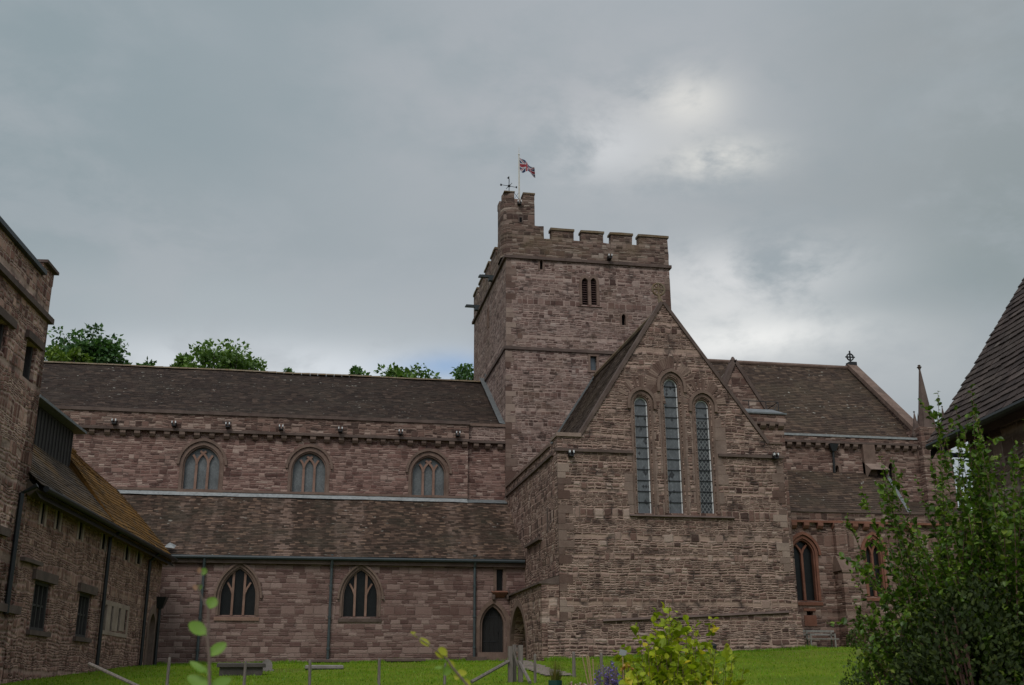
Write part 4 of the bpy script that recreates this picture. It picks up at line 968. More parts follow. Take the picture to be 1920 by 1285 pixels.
MB().tube([(XE, YR, zcr2 - .02), (XCE, YR, zcr2 - .02)], .14, 8).build('ridge_tiles', M['trim'], CA)
def E_(u, v, d): return (XCE - .2 + d, u, v)
MB().prism([(YT - .1, zcc - .1), (YR, zcr2 - .05), (YR + 7.2, zcc - .1), (YR + 7.2, 3), (YT - .1, 3)], E_, .0, .38).build('choir_end_wall', M['choir_stone'], CA)
for sy, ye in ((1, YT - .15), (-1, YR + 7.3)):
    p, q = Vector((ye, zcc - .05)), Vector((YR, zcr2 + .02))
    d = (q - p).normalized(); nn = Vector((-d.y, d.x)); nn = nn if nn.y > 0 else -nn
    MB().prism([tuple(p), tuple(q), tuple(q + nn * .24), tuple(p + nn * .24)], E_, -.12, .48 + .004 * sy).build('coping', M['trim'], CA)
c = at(1604, 671, YR); xc = XCE + .0
b = MB().box(xc - .22, xc + .3, YR - .25, YR + .25, zcr2 + .0, zcr2 + .35)
cz = c.z + .02; b.tube([(xc, YR, zcr2 + .3), (xc, YR, cz + .42)], .055, 8); r = .22
b.tube([(xc - .32, YR, cz), (xc + .32, YR, cz)], .05, 8)
b.tube([(xc + r * math.cos(t * PI / 8), YR, cz + r * math.sin(t * PI / 8)) for t in range(17)], .05, 6, False); b.build('gable_cross', M['iron'], CA)
# buttress and pinnacles at the choir's south-east corner
bx0, bx1 = at(1732, 860, YT - .2).x, at(1756, 860, YT - .2).x
box('buttress', bx0 - .25, bx1, YT - .6, YT + 1.4, 2, at(1740, 806, YT).z, M['choir_stone'])
box('choir_end_wall', bx1, bx1 + 1.35, YT + .4, YT + 1.4, 2, at(1770, 800, YT).z, M['choir_stone'])
def pinnacle(tip, base_y, wpx, Y, steps=1):
    t = at(*tip, Y); bz = at(tip[0], base_y, Y).z; r = wpx / 2 / F * Y * 1.06
    bc = at(tip[0], base_y, Y); b = MB()
    h = t.z - bz
    b.lathe([(r * 1.0, -1.6), (r * 1.0, -.25), (r * 1.12, -.2), (r * 1.12, -.05), (r, 0), (r * .09, h * .93)], (t.x, Y, bz), 8)
    b.lathe([(r * .1, h * .92), (r * .2, h * .945), (r * .3, h * .96), (r * .12, h * .975), (r * .2, h * .985), (r * .03, h)], (t.x, Y, bz), 8)
    if steps > 1:
        for q in range(4):
            an = PI / 4 + q * PI / 2
            b.add([(t.x + r * .8 * math.cos(an + s_ * .35), Y + r * .8 * math.sin(an + s_ * .35), bz + zz_) for s_, zz_ in ((-1, 0), (1, 0), (0, h * .28))] + [(t.x + r * 1.15 * math.cos(an), Y + r * 1.15 * math.sin(an), bz)], [(0, 1, 2), (0, 3, 2), (3, 1, 2)])
    return b.build('pinnacle', M['trim_dark'], CA)
pinnacle((1723, 684), 806, 34, YT + .6, 2); pinnacle((1713.5, 771), 812, 16, YT + .1); pinnacle((1766, 761), 800, 13, YT + 1.2)
c = at(1559.5, 838, YT - .1); z1 = at(1562, 880, YT - .1).z
b = MB().add([(c.x - .28, YT - .42, c.z + .12), (c.x + .28, YT - .42, c.z + .12), (c.x + .28, YT - .14, c.z + .12), (c.x - .28, YT - .14, c.z + .12), (c.x - .12, YT - .34, c.z - .28), (c.x + .12, YT - .34, c.z - .28), (c.x + .12, YT - .14, c.z - .28), (c.x - .12, YT - .14, c.z - .28)], [(0, 1, 2, 3), (0, 4, 5, 1), (1, 5, 6, 2), (3, 7, 4, 0), (4, 7, 6, 5)])
b.tube([(c.x, YT - .2, c.z - .2), (c.x, YT - .12, z1 - .2)], .07, 8); b.build('downpipe', M['pipe_black'], CA)
c = at(1627, 860, YT); box('pier', c.x - .35, c.x + .35, YT - .25, YT + .1, 10, zcs - .05, M['trim'])
MB().add([(c.x - .35, YT - .9, at(1630, 886, YT).z), (c.x + .75, YT - .9, at(1630, 886, YT).z), (c.x + .75, YT - .01, at(1630, 866, YT).z), (c.x - .35, YT - .01, at(1630, 866, YT).z), (c.x - .35, YT - .01, 12), (c.x + .75, YT - .01, 12)], [(0, 1, 2, 3), (0, 3, 4), (1, 5, 2)]).build('weathering', M['trim_pale'], CA)

# --- chapel below the choir
YH = 50.0
ht0 = at(1570, 885, YT).z; he = (at(1485, 963, YH).z + at(1700, 958, YH).z) / 2; hst = at(1560, 980, YH).z
XH = at(1707, 957, YH).x; XHt = at(1657, 882, YT).x
cw = [wparams(1494, 1533, 1013, 1040, 1126, YH), wparams(1633, 1660, 1013, 1040, 1118, YH)]
x0h = at(1440, 1000, YH).x
op = at(1513, 1154, YH), at(1524, 1146, YH)
wall('chapel_wall', rect(x0h, XH + 4.2, 2, hst), [hole(*c) for c in cw] + [rect(op[0].x, op[1].x, op[0].z, op[1].z)], S(YH), 0, .5, M['choir_stone'], CA)
box('opening', op[0].x - .05, op[1].x + .05, YH + .3, YH + .32, op[0].z - .05, op[1].z + .05, M['dark'])
MB().box(op[0].x - .15, op[1].x + .15, YH - .03, YH + .1, op[1].z, op[1].z + .12).box(op[0].x - .15, op[1].x + .15, YH - .03, YH + .1, op[0].z - .5, op[0].z).build('window_frame', M['trim_red'], CA)
for c, l in zip(cw, ('tall two-light chapel window with red sandstone surround beside the gable wall', 'tall chapel window with red surround half hidden by the shrub')):
    gothic('window', *c, S(YH), 'glass_dark', 'two', stone='trim_red', mull='trim_red', sill='trim_red', fr=.2, label=l, depth=.3, mw=.11)
box('parapet', x0h, XH + 4.2, YH - .15, YH + .35, hst, he - .06, M['choir_stone'])
box('coping', x0h, XH + 4.2, YH - .20, YH + .4, he - .06, he + .04, M['trim_dark'])
box('string_course', x0h, XH + 4.2, YH - .22, YH - .13, hst - .05, hst + .06, M['trim_red'])
for px in (1486, 1509, 1535, 1563, 1600, 1621, 1648, 1675, 1700): corbel(at(px, 985, YH).x, YH - .03, hst - .055, cme_red, 0, 1.05)
tiles('chapel_roof', (x0h - 1, YH + .25, he), (XH, YH + .25, he), (x0h - 1, YT, ht0), (XHt, YT, ht0), .23, .36, M['choir_tile'], CA, seed=8)
p, q = Vector((XH, YH + .2, he + .05)), Vector((XHt, YT, ht0 + .05))
MB().add([p, q, q + Vector((.14, 0, .10)), p + Vector((.14, 0, .10))], [(0, 1, 2, 3)]).build('lead_flashing', M['lead_dark'], CA)
tiles('chapel_roof', (XH + .2, YH + .25, he), (XH + 4.2, YH + .25, he), (XH + .2, YT, he + 1.4), (XH + 4.2, YT, he + 1.4), .3, .5, M['choir_tile'], CA, seed=9)
bx = [at(p, 1100, YH - .6).x for p in (1577, 1607)]; z1, z2 = at(1590, 1042, YH - .4).z, at(1590, 1070, YH - .8).z
b = MB().box(bx[0], bx[1], YH - .9, YH, 2, z2 - .003); b.build('buttress', M['choir_stone'], CA)
MB().add([(bx[0] - .06, YH - .95, z2), (bx[1] + .06, YH - .95, z2), (bx[1] - .05, YH - .25, z1), (bx[0] + .05, YH - .25, z1), (bx[0] + .05, YH, z1), (bx[1] - .05, YH, z1), (bx[0] - .06, YH, z2), (bx[1] + .06, YH, z2), (bx[0] - .06, YH - .95, z2 - .1), (bx[1] + .06, YH - .95, z2 - .1)],
    [(0, 1, 2, 3), (3, 2, 5, 4), (0, 3, 4, 6), (1, 7, 5, 2), (0, 8, 9, 1)]).build('weathering', M['trim'], CA)
box('buttress', bx[0] + .12, bx[1] - .12, YH - .30, YH, z1, hst - .06, M['choir_stone'])

# ------------------------------------------------------------------ the old range and the tall house on the left
d = ray(745, 1277); AX = Vector((d.x, d.y, 0)).normalized(); NX = Vector((AX.y, -AX.x, 0))   # along the wall (away), out of the wall
CL = at(298, 1130, 47.5); CL.z = 0
def onleft(px, py, inn=0):
    """(distance along the wall, height) of a photo pixel on the range wall, or on a plane set back behind it"""
    P0 = CL - NX * inn; r = ray(px, py); k = P0.dot(NX) / r.dot(NX); p = r * k
    return (p - P0).dot(AX), p.z + EYE
def Lf(u, v, dd): p = CL + AX * u - NX * dd; return (p.x, p.y, v)
def L3(u, v, dd): return Vector(Lf(u, v, dd))
cbase = CL + AX * -8; cbase.z = gz(cbase.x, cbase.y)
RA = thing('stone_range', 'low dark stone range with orange-mossed tile roof running up to the cathedral aisle', 'house', cbase)
zE = (onleft(310, 1027)[1] + onleft(212, 984)[1] + onleft(45, 890)[1]) / 3
u_h = onleft(52, 880)[0] + .2                      # where the tall house ends and the range begins
def lrect(x0, x1, y0, y1):
    a, b_ = onleft(x0, (y0 + y1) / 2), onleft(x1, (y0 + y1) / 2); t, bt = onleft((x0 + x1) / 2, y0), onleft((x0 + x1) / 2, y1)
    return a[0], b_[0], bt[1], t[1]
slits = [lrect(x - 3.4, x + 3.6, a, b_) for x, a, b_ in ((80.6, 929, 984), (109, 944, 993), (151, 969, 1012), (194.6, 990, 1031), (238, 1018, 1051), (260, 1029, 1058))]
wA, wB = lrect(60, 91, 1090, 1184), lrect(145, 168, 1112, 1196)
gs = [lrect(x - 2.0, x + 2.0, 1133, 1183) for x in (196.5, 209, 223, 235.5)]
dA = lrect(276, 286.5, 1149, 1249)
hl = [rect(*q) for q in slits + [wA, wB] + gs] + [arch((dA[0] + dA[1]) / 2, (dA[1] - dA[0]) / 2, dA[2], dA[3] - .6, dA[3])]
wall('wall', rect(u_h, 0, 0, zE), hl, Lf, 0, .7, M['left_stone'], RA)
wall('wall', [(0.7, 0), (8.0, 0), (8.0, zE), (4.2, zE + 3.9), (0.7, zE + .4)], [], lambda u, v, dd: Lf(-dd, v, u), 0, .6, M['left_stone'], RA)
for q in slits:
    m_ = (q[0] + q[1]) / 2; hw = (q[1] - q[0]) / 2
    f = MB().ring(arch(m_, hw + .16, q[2] - .05, q[3] - .1, q[3] + .22, 4), arch(m_, hw - .004, q[2] - .05, q[3] - .12, q[3] - .01, 4), Lf, -.025, .2).build('slit_window', M['slit_stone'], RA)
    MB().prism(rect(q[0] - .1, q[1] + .1, q[2] - .05, q[3] + .05), Lf, .025, .045).build('opening', M['dark'], f)
for q in (wA, wB):
    f = MB().prism(rect(q[0] - .30, q[1] + .30, q[3] + .003, q[3] + .26), Lf, -.10, .3).build('lintel', M['trim_dark'], RA)
    MB().prism(rect(q[0] - .22, q[1] + .22, q[2] - .13, q[2] - .003), Lf, -.10, .3).build('sill', M['trim_dark'], RA)
    f = MB().ring([(q[0], q[2]), (q[0], q[3]), (q[1], q[3]), (q[1], q[2])], [(q[0] + .09, q[2] + .09), (q[0] + .09, q[3] - .09), (q[1] - .09, q[3] - .09), (q[1] - .09, q[2] + .09)], Lf, .06, .2, True).build('window', M['dormer_wood'], RA)
    MB().prism(rect(q[0] + .02, q[1] - .02, q[2] + .02, q[3] - .02), Lf, .2, .22).build('glass', M['glass_dark'], f)
    b = MB(); n = 3
    for k in range(1, n + 1): x = q[0] + (q[1] - q[0]) * k / (n + 1); b.prism(rect(x - .035, x + .035, q[2] + .08, q[3] - .08), Lf, .10, .197)
    z = q[2] + (q[3] - q[2]) * .52; b.prism(rect(q[0] + .08, q[1] - .08, z - .03, z + .03), Lf, .12, .198); b.build('mullion', M['dormer_wood'], f)
b = MB()
f = MB().ring([(gs[0][0] - .25, gs[0][2] - .12), (gs[0][0] - .25, gs[0][3] + .15), (gs[3][1] + .25, gs[0][3] + .15), (gs[3][1] + .25, gs[0][2] - .12)],
    [(gs[0][0] - .003, gs[0][2] + .003), (gs[0][0] - .003, gs[0][3] - .003), (gs[3][1] + .003, gs[0][3] - .003), (gs[3][1] + .003, gs[0][2] + .003)], Lf, -.02, .2, True).build('slit_window', M['slit_stone'], RA)
MB().prism(rect(gs[0][0] - .1, gs[3][1] + .1, gs[0][2] - .1, gs[0][3] + .1), Lf, .035, .055).build('opening', M['dark'], f)
b = MB()
for q, q2 in zip(gs, gs[1:]): b.prism(rect(q[1] - .004, q2[0] + .004, q[2] - .004, q[3] + .004), Lf, -.015, .15)
b.build('mullion', M['slit_stone'], f)
m_ = (dA[0] + dA[1]) / 2; hw = (dA[1] - dA[0]) / 2
f = MB().ring(arch(m_, hw + .3, dA[2], dA[3] - .6, dA[3] + .35), arch(m_, hw - .004, dA[2], dA[3] - .6, dA[3] - .004), Lf, -.04, .3).build('doorway', M['trim'], RA)
MB().prism(rect(dA[0] - .05, dA[1] + .05, dA[2], dA[3] + .05), Lf, .36, .4).build('door', M['door'], f)
# roof: brown tiles near the house, orange moss towards the aisle
WR = 4.15; ov = .42
um = -9.2
e = lambda u: L3(u, zE + .08 - ov * .96, -ov + .0); rg = lambda u: L3(u, zE + .08 + WR * .975, WR)
tiles('roof', e(u_h - .3), e(um + .2), rg(u_h - .3), rg(um + 3.8), .24, .34, M['range_tile'], RA, seed=21, sag=.10)
mid = lambda u: L3(u, zE + .22 + 2.1 * 1.06, 2.1); um = -9.2
tiles('roof', e(um + .2), e(.25), mid(um + 2.0), mid(.25), .24, .34, M['moss_tile'], RA, seed=22, sag=.10)
k1 = L3(um + 2.0, zE + .02 + 2.1 * .975, 2.1)
MB().add([e(um + .2), k1, mid(um + 2.0), rg(um + 3.8)], [(0, 1, 2), (1, 3, 2)]).build('roof', M['moss_tile'], RA)
tiles('roof', mid(um + 2.0), mid(.25), rg(um + 3.8), rg(.25), .24, .34, M['moss_tile'], RA, seed=23, sag=.10)
MB().add([rg(u_h - .3), rg(.25), L3(.25, zE - .2, WR * 2), L3(u_h - .3, zE - .2, WR * 2)], [(0, 1, 2, 3)]).build('roof', M['range_tile'], RA)
MB().tube([rg(u_h - .3), rg(.25)], .12, 8).build('ridge_tiles', M['moss_tile'], RA)
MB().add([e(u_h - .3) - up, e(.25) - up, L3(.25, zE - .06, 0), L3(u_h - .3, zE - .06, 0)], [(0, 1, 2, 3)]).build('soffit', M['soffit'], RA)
MB().tube([L3(u_h - .1, zE - .38, -.5), L3(.2, zE - .38, -.5)], .085, 8).build('gutter', M['pipe_black'], RA)
def lpipe(px0, py0, px1, py1, mat='pipe_black', r=.065, hopper=False, par=RA, foot=True):
    a, c = onleft(px0, py0, -.12), onleft(px1, py1, -.12)
    um_ = (a[0] + c[0]) / 2
    b = MB()
    top = L3(um_, a[1], -.12)
    pts = ([L3(um_, zE - .4, -.48)] if not hopper else []) + [L3(um_, a[1] - (.3 if not hopper else .0), -.12), L3(um_, c[1], -.12)]
    b.tube(pts, r, 8)
    if hopper:
        b.add([Lf(um_ - .26, a[1] + .3, -.38), Lf(um_ + .26, a[1] + .3, -.38), Lf(um_ + .26, a[1] + .3, -.01), Lf(um_ - .26, a[1] + .3, -.01), Lf(um_ - .1, a[1] - .15, -.24), Lf(um_ + .1, a[1] - .15, -.24), Lf(um_ + .1, a[1] - .15, -.01), Lf(um_ - .1, a[1] - .15, -.01)],
              [(0, 1, 2, 3), (0, 4, 5, 1), (1, 5, 6, 2), (3, 7, 4, 0), (4, 7, 6, 5)])
    return b.build('downpipe', M[mat], par)
lpipe(207, 990, 184, 1248); lpipe(280, 1036, 266, 1250); lpipe(300, 1134, 290, 1250, hopper=True)
# weatherboarded dormer on the roof slope
w0 = 2.05; da, db = onleft(58, 754, w0), onleft(138, 806, w0); dbot = onleft(130, 858, w0)
ua, ub = da[0], db[0]; zt = (da[1] + db[1]) / 2; zb_ = zE + w0 * .975 - .25
DO = MB().add([Lf(u, v, dd) for u in (ua, ub) for v, dd in ((zb_, w0), (zt, w0), (zt, w0 + 2.2), (zb_ + 2.1, w0 + 2.2))],
    [(0, 1, 2, 3), (7, 6, 5, 4), (0, 4, 5, 1), (1, 5, 6, 2), (2, 6, 7, 3), (3, 7, 4, 0)]).build('dormer', M['dormer_wood'], RA)
b = MB(); n = 13
for k in range(n + 1): u = ua + .12 + (ub - ua - .24) * k / n; b.prism(rect(u - .035, u + .035, zb_, zt - .08), Lf, w0 - .045, w0 + .01)
b.build('batten', M['dormer_wood'], DO)
b = MB().prism([(ua - .35, zt), (ub + .35, zt), (ub + .35, zt + .09), (ua - .35, zt + .09)], Lf, w0 - .38, w0 + 2.5); b.build('dormer_roof', M['lead_dark'], DO)
b = MB().prism([(w0 + .22, zb_ + .4), (w0 + 1.1, zb_ + 1.1), (w0 + 1.1, zt - .05), (w0 + .22, zt - .05)], lambda u, v, dd: Lf(ua - dd, v, u), -.01, .03); b.build('cheek_board', M['white_paint'], DO)
b = MB().prism(rect(w0, w0 + .2, zb_, zt - .03), lambda u, v, dd: Lf(ua - dd, v, u), -.01, .035); b.build('corner_board', M['trim_red'], DO)
a = onleft(35, 1047); MB().prism(rect(u_h + .1, a[0] + 1.6, a[1] - .05, a[1] + .05), Lf, -.14, .1).build('ledge', M['trim_dark'], RA)
c = at(318, 1027, YA - .3); MB().add([(c.x - .2, c.y - .15, c.z), (c.x + .22, c.y - .2, c.z - .05), (c.x + .25, c.y + .2, c.z + .12), (c.x - .15, c.y + .2, c.z + .16), (c.x, c.y, c.z + .22)], [(0, 1, 4), (1, 2, 4), (2, 3, 4), (3, 0, 4)]).build('lead_flashing', M['white_lead'], RA)

hb = CL + AX * (u_h - 4); hb.z = gz(hb.x, hb.y)
HO = thing('stone_house', 'tall weathered stone house with parapet and dark slit windows at the left edge', 'house', hb)
hz = (onleft(80, 509)[1] + onleft(0, 415)[1]) / 2 - .16; hs = (onleft(2, 513)[1] + onleft(91, 604)[1]) / 2
u_e = (onleft(72, 720)[0] + onleft(50, 840)[0] + onleft(92, 600)[0]) / 3
u0 = u_e - 9.5
hw1 = lrect(41, 62, 640, 716); hw2 = lrect(-24, 9, 594, 655); hw3 = lrect(-30, 16, 1147, 1215); hw4 = lrect(-26, -4, 1000, 1050)
hdl = -.06
def Hf(u, v, dd): return Lf(u, v, dd - .06)
wall('wall', rect(u0, u_e, 0, hs), [rect(*q) for q in (hw1, hw2, hw3, hw4)], Hf, 0, .7, M['tall_stone'], HO)
MB().prism(rect(u0, u_e, 0, hs), lambda u, v, dd: Hf(u, v, dd), .703, 6).build('wall', M['tall_stone'], HO)
MB().prism(rect(u0, u_e - .0, hs, hz), Hf, .03, 1.0).build('parapet', M['tall_stone'], HO)
MB().prism(rect(u0, u_e + .10, hs - .10, hs + .05), Hf, -.12, .4).build('string_course', M['trim_dark'], HO)
MB().prism(rect(u0, u_e - .9, hz, hz + .12), Hf, -.10, 1.1).build('coping', M['gutter'], HO)
MB().prism(rect(u_e - .9, u_e + .02, hz, hz + .36), Hf, .02, 1.0).build('battlement', M['tall_stone'], HO)
MB().prism(rect(u_e - .95, u_e + .06, hz + .36, hz + .44), Hf, -.10, 1.05).build('coping', M['trim_dark'], HO)
for q, nm in ((hw1, 'slit_window'), (hw2, 'window'), (hw3, 'window'), (hw4, 'slit_window')):
    f = MB().prism(rect(q[0] - .18, q[1] + .30, q[3] + .003, q[3] + .2), Hf, -.10, .25).build(nm, M['trim_dark'], HO)
    MB().prism(rect(q[0] - .003, q[0] + .10, q[2], q[3]), Hf, .1, .3).prism(rect(q[1] - .10, q[1] + .003, q[2], q[3]), Hf, .1, .3).build('frame', M['dormer_wood'], f)
    MB().prism(rect(q[0] - .05, q[1] + .05, q[2] - .05, q[3] + .05), Hf, .32, .34).build('glass', M['glass_dark'], f)
lpipe(47, 905, 8, 1150, par=HO)

# ------------------------------------------------------------------ the tiled house on the right
d = ray(800, 1274); BX = Vector((d.x, d.y, 0)).normalized(); NB = Vector((BX.y, -BX.x, 0))       # along its wall (away), away from the garden
CB = at(1738, 832, 14.0); zB = CB.z
def Rf(u, v, dd): p = Vector((CB.x, CB.y, 0)) + BX * u + NB * dd; return (p.x, p.y, v)
def R3(u, v, dd): return Vector(Rf(u, v, dd))
rb = R3(-3, 0, .6); rb.z = gz(rb.x, rb.y)
RH = thing('tiled_house', 'stone house with steep brown tiled roof and deep eaves at the right edge', 'house', rb)
# roof slope from the far verge in the photograph
tp = Vector((CB.x, CB.y, zB)); r_ = ray(1921, 524); k = tp.dot(BX) / r_.dot(BX); top = r_ * k
rise = (top.z + EYE - zB) / (top - tp).dot(NB)
HR = 4.6
tiles('roof', R3(-9, zB, 0), R3(0, zB, 0), R3(-9, zB + HR * rise, HR), R3(0, zB + HR * rise, HR), .135, .22, M['house_tile'], RH, thick=.017, jit=.012, sag=.05, seed=31)
MB().add([R3(-9, zB + HR * rise, HR), R3(0, zB + HR * rise, HR), R3(0, zB, HR * 2), R3(-9, zB, HR * 2)], [(0, 1, 2, 3)]).build('roof', M['house_tile'], RH)
b = MB().prism([(.42, 0), (HR * 2 - .42, 0), (HR * 2 - .42, zB + .05), (HR, zB + HR * rise - .25), (.42, zB + .05)], lambda u, v, dd: Rf(-.38 - dd, v, u), 0, .5); b.build('wall', M['house_stone'], RH)
MB().prism([(-9, 0), (-.385, 0), (-.385, zB + .25), (-9, zB + .25)], lambda u, v, dd: Rf(u, v, dd + .42), 0, .5).build('wall', M['house_stone'], RH)
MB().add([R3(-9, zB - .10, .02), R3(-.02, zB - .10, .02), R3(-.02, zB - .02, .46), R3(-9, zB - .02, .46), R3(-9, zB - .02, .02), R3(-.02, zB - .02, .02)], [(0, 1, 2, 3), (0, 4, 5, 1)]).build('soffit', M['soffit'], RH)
p, q = R3(-.03, zB - .12, .02), R3(-.03, zB + HR * rise - .12, HR)
MB().add([p, q, q + Vector((0, 0, -.22)), p + Vector((0, 0, -.12)), p - BX * .05, q - BX * .05, q - BX * .05 + Vector((0, 0, -.22)), p - BX * .05 + Vector((0, 0, -.12))], [(0, 1, 2, 3), (4, 5, 6, 7), (3, 2, 6, 7)]).build('barge_board', M['soffit'], RH)
MB().tube([R3(-9, zB - .07, -.03), R3(-.1, zB - .07, -.03)], .05, 8).build('gutter', M['pipe_black'], RH)
p0 = [at(x, y, 13.3) for x, y in ((1757, 826), (1761, 834), (1768, 841), (1800, 843))]
MB().tube([R3(-.45, zB - .1, -.02), R3(-.45, zB - .22, .02), R3(-.50, zB - .27, .12), R3(-.56, zB - .29, .36), R3(-.56, zB - .36, .385), R3(-.56, .5, .385)], .033, 8).build('downpipe', M['pipe_blue'], RH)

# ------------------------------------------------------------------ flag, vane
c = at(973.5, 374, YT + .9); tipz = at(971.7, 276, YT + .9).z
FP = thing('flagpole', 'slim pale flagpole with thin finial rod standing on the tower stair turret', 'flagpole', (c.x, YT + .9, ztg))
zk = at(971.8, 290, YT + .9).z
MB().tube([(c.x, YT + .9, ztg), (c.x, YT + .9, zk)], [.055, .035], 8).build('pole', M['pole'], FP)
MB().tube([(c.x, YT + .9, zk), (c.x, YT + .9, tipz)], [.018, .010], 6).lathe([(.03, 0), (.06, .06), (.03, .12)], (c.x, YT + .9, zk - .06), 8).build('finial', M['pole'], FP)
b = MB().tube([(c.x - .35, YT + .5, ztm + .2), (c.x + .15, YT + .9, ztg + .25)], .014, 5).tube([(c.x - .5, YT + 1.2, ztg + .1), (c.x, YT + .9, ztg + .9)], .012, 5); b.build('stay', M['lead_dark'], FP)
def union(u, v):
    """British national flag, u along the fly 0..2, v up the hoist 0..1"""
    x, y = u - 1, v - .5
    if abs(x) < .1 or abs(y) < .1: return 'red'
    if abs(x) < .167 or abs(y) < .167: return 'white'
    s = 1 / math.sqrt(1.25)
    for sg in (1, -1):
        dd = (y - sg * x * .5) * s
        if abs(dd) < .1:
            k = (dd if sg > 0 else -dd) * (1 if x > 0 else -1)
            k = dd * (1 if x * 1 > 0 else -1) * (1 if sg > 0 else 1)
            if -.067 < k < 0: return 'red'
            return 'white'
    return 'blue'
h0, h1 = at(972.5, 296, YT + .9).z, at(972.8, 319, YT + .9).z
b = MB(); nu, nv = 64, 36; P = []
for i in range(nu + 1):
    u = i / nu
    for j in range(nv + 1):
        v = j / nv
        x = c.x + .05 + .74 * u - .10 * u * (1 - v) * math.sin(u * 5)
        dro = -.74 * u ** 1.2 + .20 * (1 - v) * u - .10 * math.sin(u * 7 + v * 2) * (1 - v)
        y = YT + .9 - .75 * u * .55 + .14 * math.sin(u * 9 + v * 1.6) * (.2 + u)
        P.append((x, y, h1 + (h0 - h1) * v * (1 - .12 * u) + dro))
keys = ['blue', 'red', 'white']; fs = {k: [] for k in keys}
for i in range(nu):
    for j in range(nv):
        q = (i * (nv + 1) + j, (i + 1) * (nv + 1) + j, (i + 1) * (nv + 1) + j + 1, i * (nv + 1) + j + 1)
        fs[union(2 * (i + .5) / nu, (j + .5) / nv)].append(q)
b.v = P
for n_, k in enumerate(keys): b.f += fs[k]; b.mi += [n_] * len(fs[k])
tag(b.build('flag', [FLAGC[k] for k in keys], None, recalc=False, smooth=True), 'red, white and blue union flag drooping from the pole above the tower turret', 'flag')
c = at(954.5, 349, YT + .35); zb0 = ztm + .07
WV = thing('weathervane', 'dark weathervane with ball and compass arms on the turret battlement', 'weathervane', (c.x, YT + .35, zb0))
zt = at(954.5, 332, YT + .35).z
MB().tube([(c.x, YT + .35, zb0), (c.x, YT + .35, zt)], .022, 6).build('rod', M['iron'], WV)
MB().ball((c.x, YT + .35, c.z), .085).build('ball', M['iron'], WV)
MB().tube([(c.x - .50, YT + .30, c.z + .02), (c.x + .45, YT + .42, c.z - .02)], .016, 5).tube([(c.x + .1, YT - .05, c.z), (c.x - .1, YT + .75, c.z)], .016, 5).box(c.x - .52, c.x - .42, YT + .29, YT + .31, c.z - .05, c.z + .07).box(c.x + .40, c.x + .48, YT + .41, YT + .43, c.z - .07, c.z + .05).build('compass_arm', M['iron'], WV)
MB().prism([(c.x - .12, zt - .08), (c.x + .02, zt - .16), (c.x + .06, zt - .38), (c.x + .0, zt - .02), (c.x + .01, zt + .06)], S(YT + .34), 0, .02).build('vane', M['iron'], WV)

# ------------------------------------------------------------------ path, tombs, bench, bin
b = MB(); pa = [(8.75, 49.7), (8.5, 46), (8.1, 42), (7.75, 38), (7.4, 34), (7.2, 31)]; n = 60; L = []; Rr = []
for i in range(n + 1):
    t = i / n * (len(pa) - 1); k = min(len(pa) - 2, int(t)); f = t - k
    x = pa[k][0] + (pa[k + 1][0] - pa[k][0]) * f; y = pa[k][1] + (pa[k + 1][1] - pa[k][1]) * f; wd = .42 + .07 * math.sin(i * 1.7)
    for s_, arr in ((-1, L), (1, Rr)):
        xx = x + s_ * wd; arr.append((xx, y, gz(xx, y) + .03 * noise.noise(Vector((xx * .35, y * .35, 0))) + .035))
b.loops(L, Rr, False)
tag(b.build('path', M['gravel'], None, recalc=False), 'narrow pale gravel path crossing the lawn to the aisle door', 'path', kind='structure')
def ground_y(px, py, lo=24, hi=50):
    """where the sight line of a photo pixel meets the lawn"""
    y = lo
    while y < hi:
        p = at(px, py, y)
        if p.z <= gz(p.x, y): return y
        y += .1
    return hi
def tomb(name, label, x0, x1, ytop, ybot, Y, dep, mat, lid=True):
    a, c_ = at(x0, ybot, Y), at(x1, ytop, Y); z0 = gz((a.x + c_.x) / 2, Y) - .05; z1 = max(c_.z, gz((a.x + c_.x) / 2, Y) + .16)
    t = thing(name, label, 'tomb', ((a.x + c_.x) / 2, Y + dep / 2, z0))
    th = min(.12, (z1 - z0) * .5)
    MB().box(a.x + .08, c_.x - .08, Y + .08, Y + dep - .08, z0, z1 - th).build('chest', M[mat], t)
    MB().add([(a.x, Y, z1 - th), (c_.x, Y, z1 - th), (c_.x, Y + dep, z1 - th), (a.x, Y + dep, z1 - th), (a.x, Y, z1 - .03), (c_.x, Y, z1 - .03), (c_.x, Y + dep, z1 - .03), (a.x, Y + dep, z1 - .03),
              (a.x + .04, Y + .04, z1), (c_.x - .04, Y + .04, z1), (c_.x - .04, Y + dep - .04, z1), (a.x + .04, Y + dep - .04, z1)],
             [(3, 2, 1, 0), (0, 1, 5, 4), (1, 2, 6, 5), (2, 3, 7, 6), (3, 0, 4, 7), (4, 5, 9, 8), (5, 6, 10, 9), (6, 7, 11, 10), (7, 4, 8, 11), (8, 9, 10, 11)]).build('lid', M[mat], t)
    return t
tomb('chest_tomb', 'dark chest tomb on the lawn below the left aisle window', 405, 497, 1243, 1263, 34, .9, 'tomb')
hs_ = at(500, 1256, 37); hz_ = at(500, 1236, 37).z
t = thing('headstone', 'small pale upright headstone beside the dark chest tomb', 'headstone', (hs_.x, 37, gz(hs_.x, 37)))
MB().prism(arch(hs_.x, .17, gz(hs_.x, 37) - .1, hz_ - .08, hz_, 5), S(37), 0, .12).build('slab', M['pale_stone'], t)
MB().box(hs_.x - .22, hs_.x + .22, 36.95, 37.17, gz(hs_.x, 37) - .1, gz(hs_.x, 37) + .05).build('base', M['pale_stone'], t)
tomb('grave_slab', 'low brown ledger tomb against the foot of the middle downpipe', 576, 655, 1246, 1253, 45.5, .9, 'trim_dark')
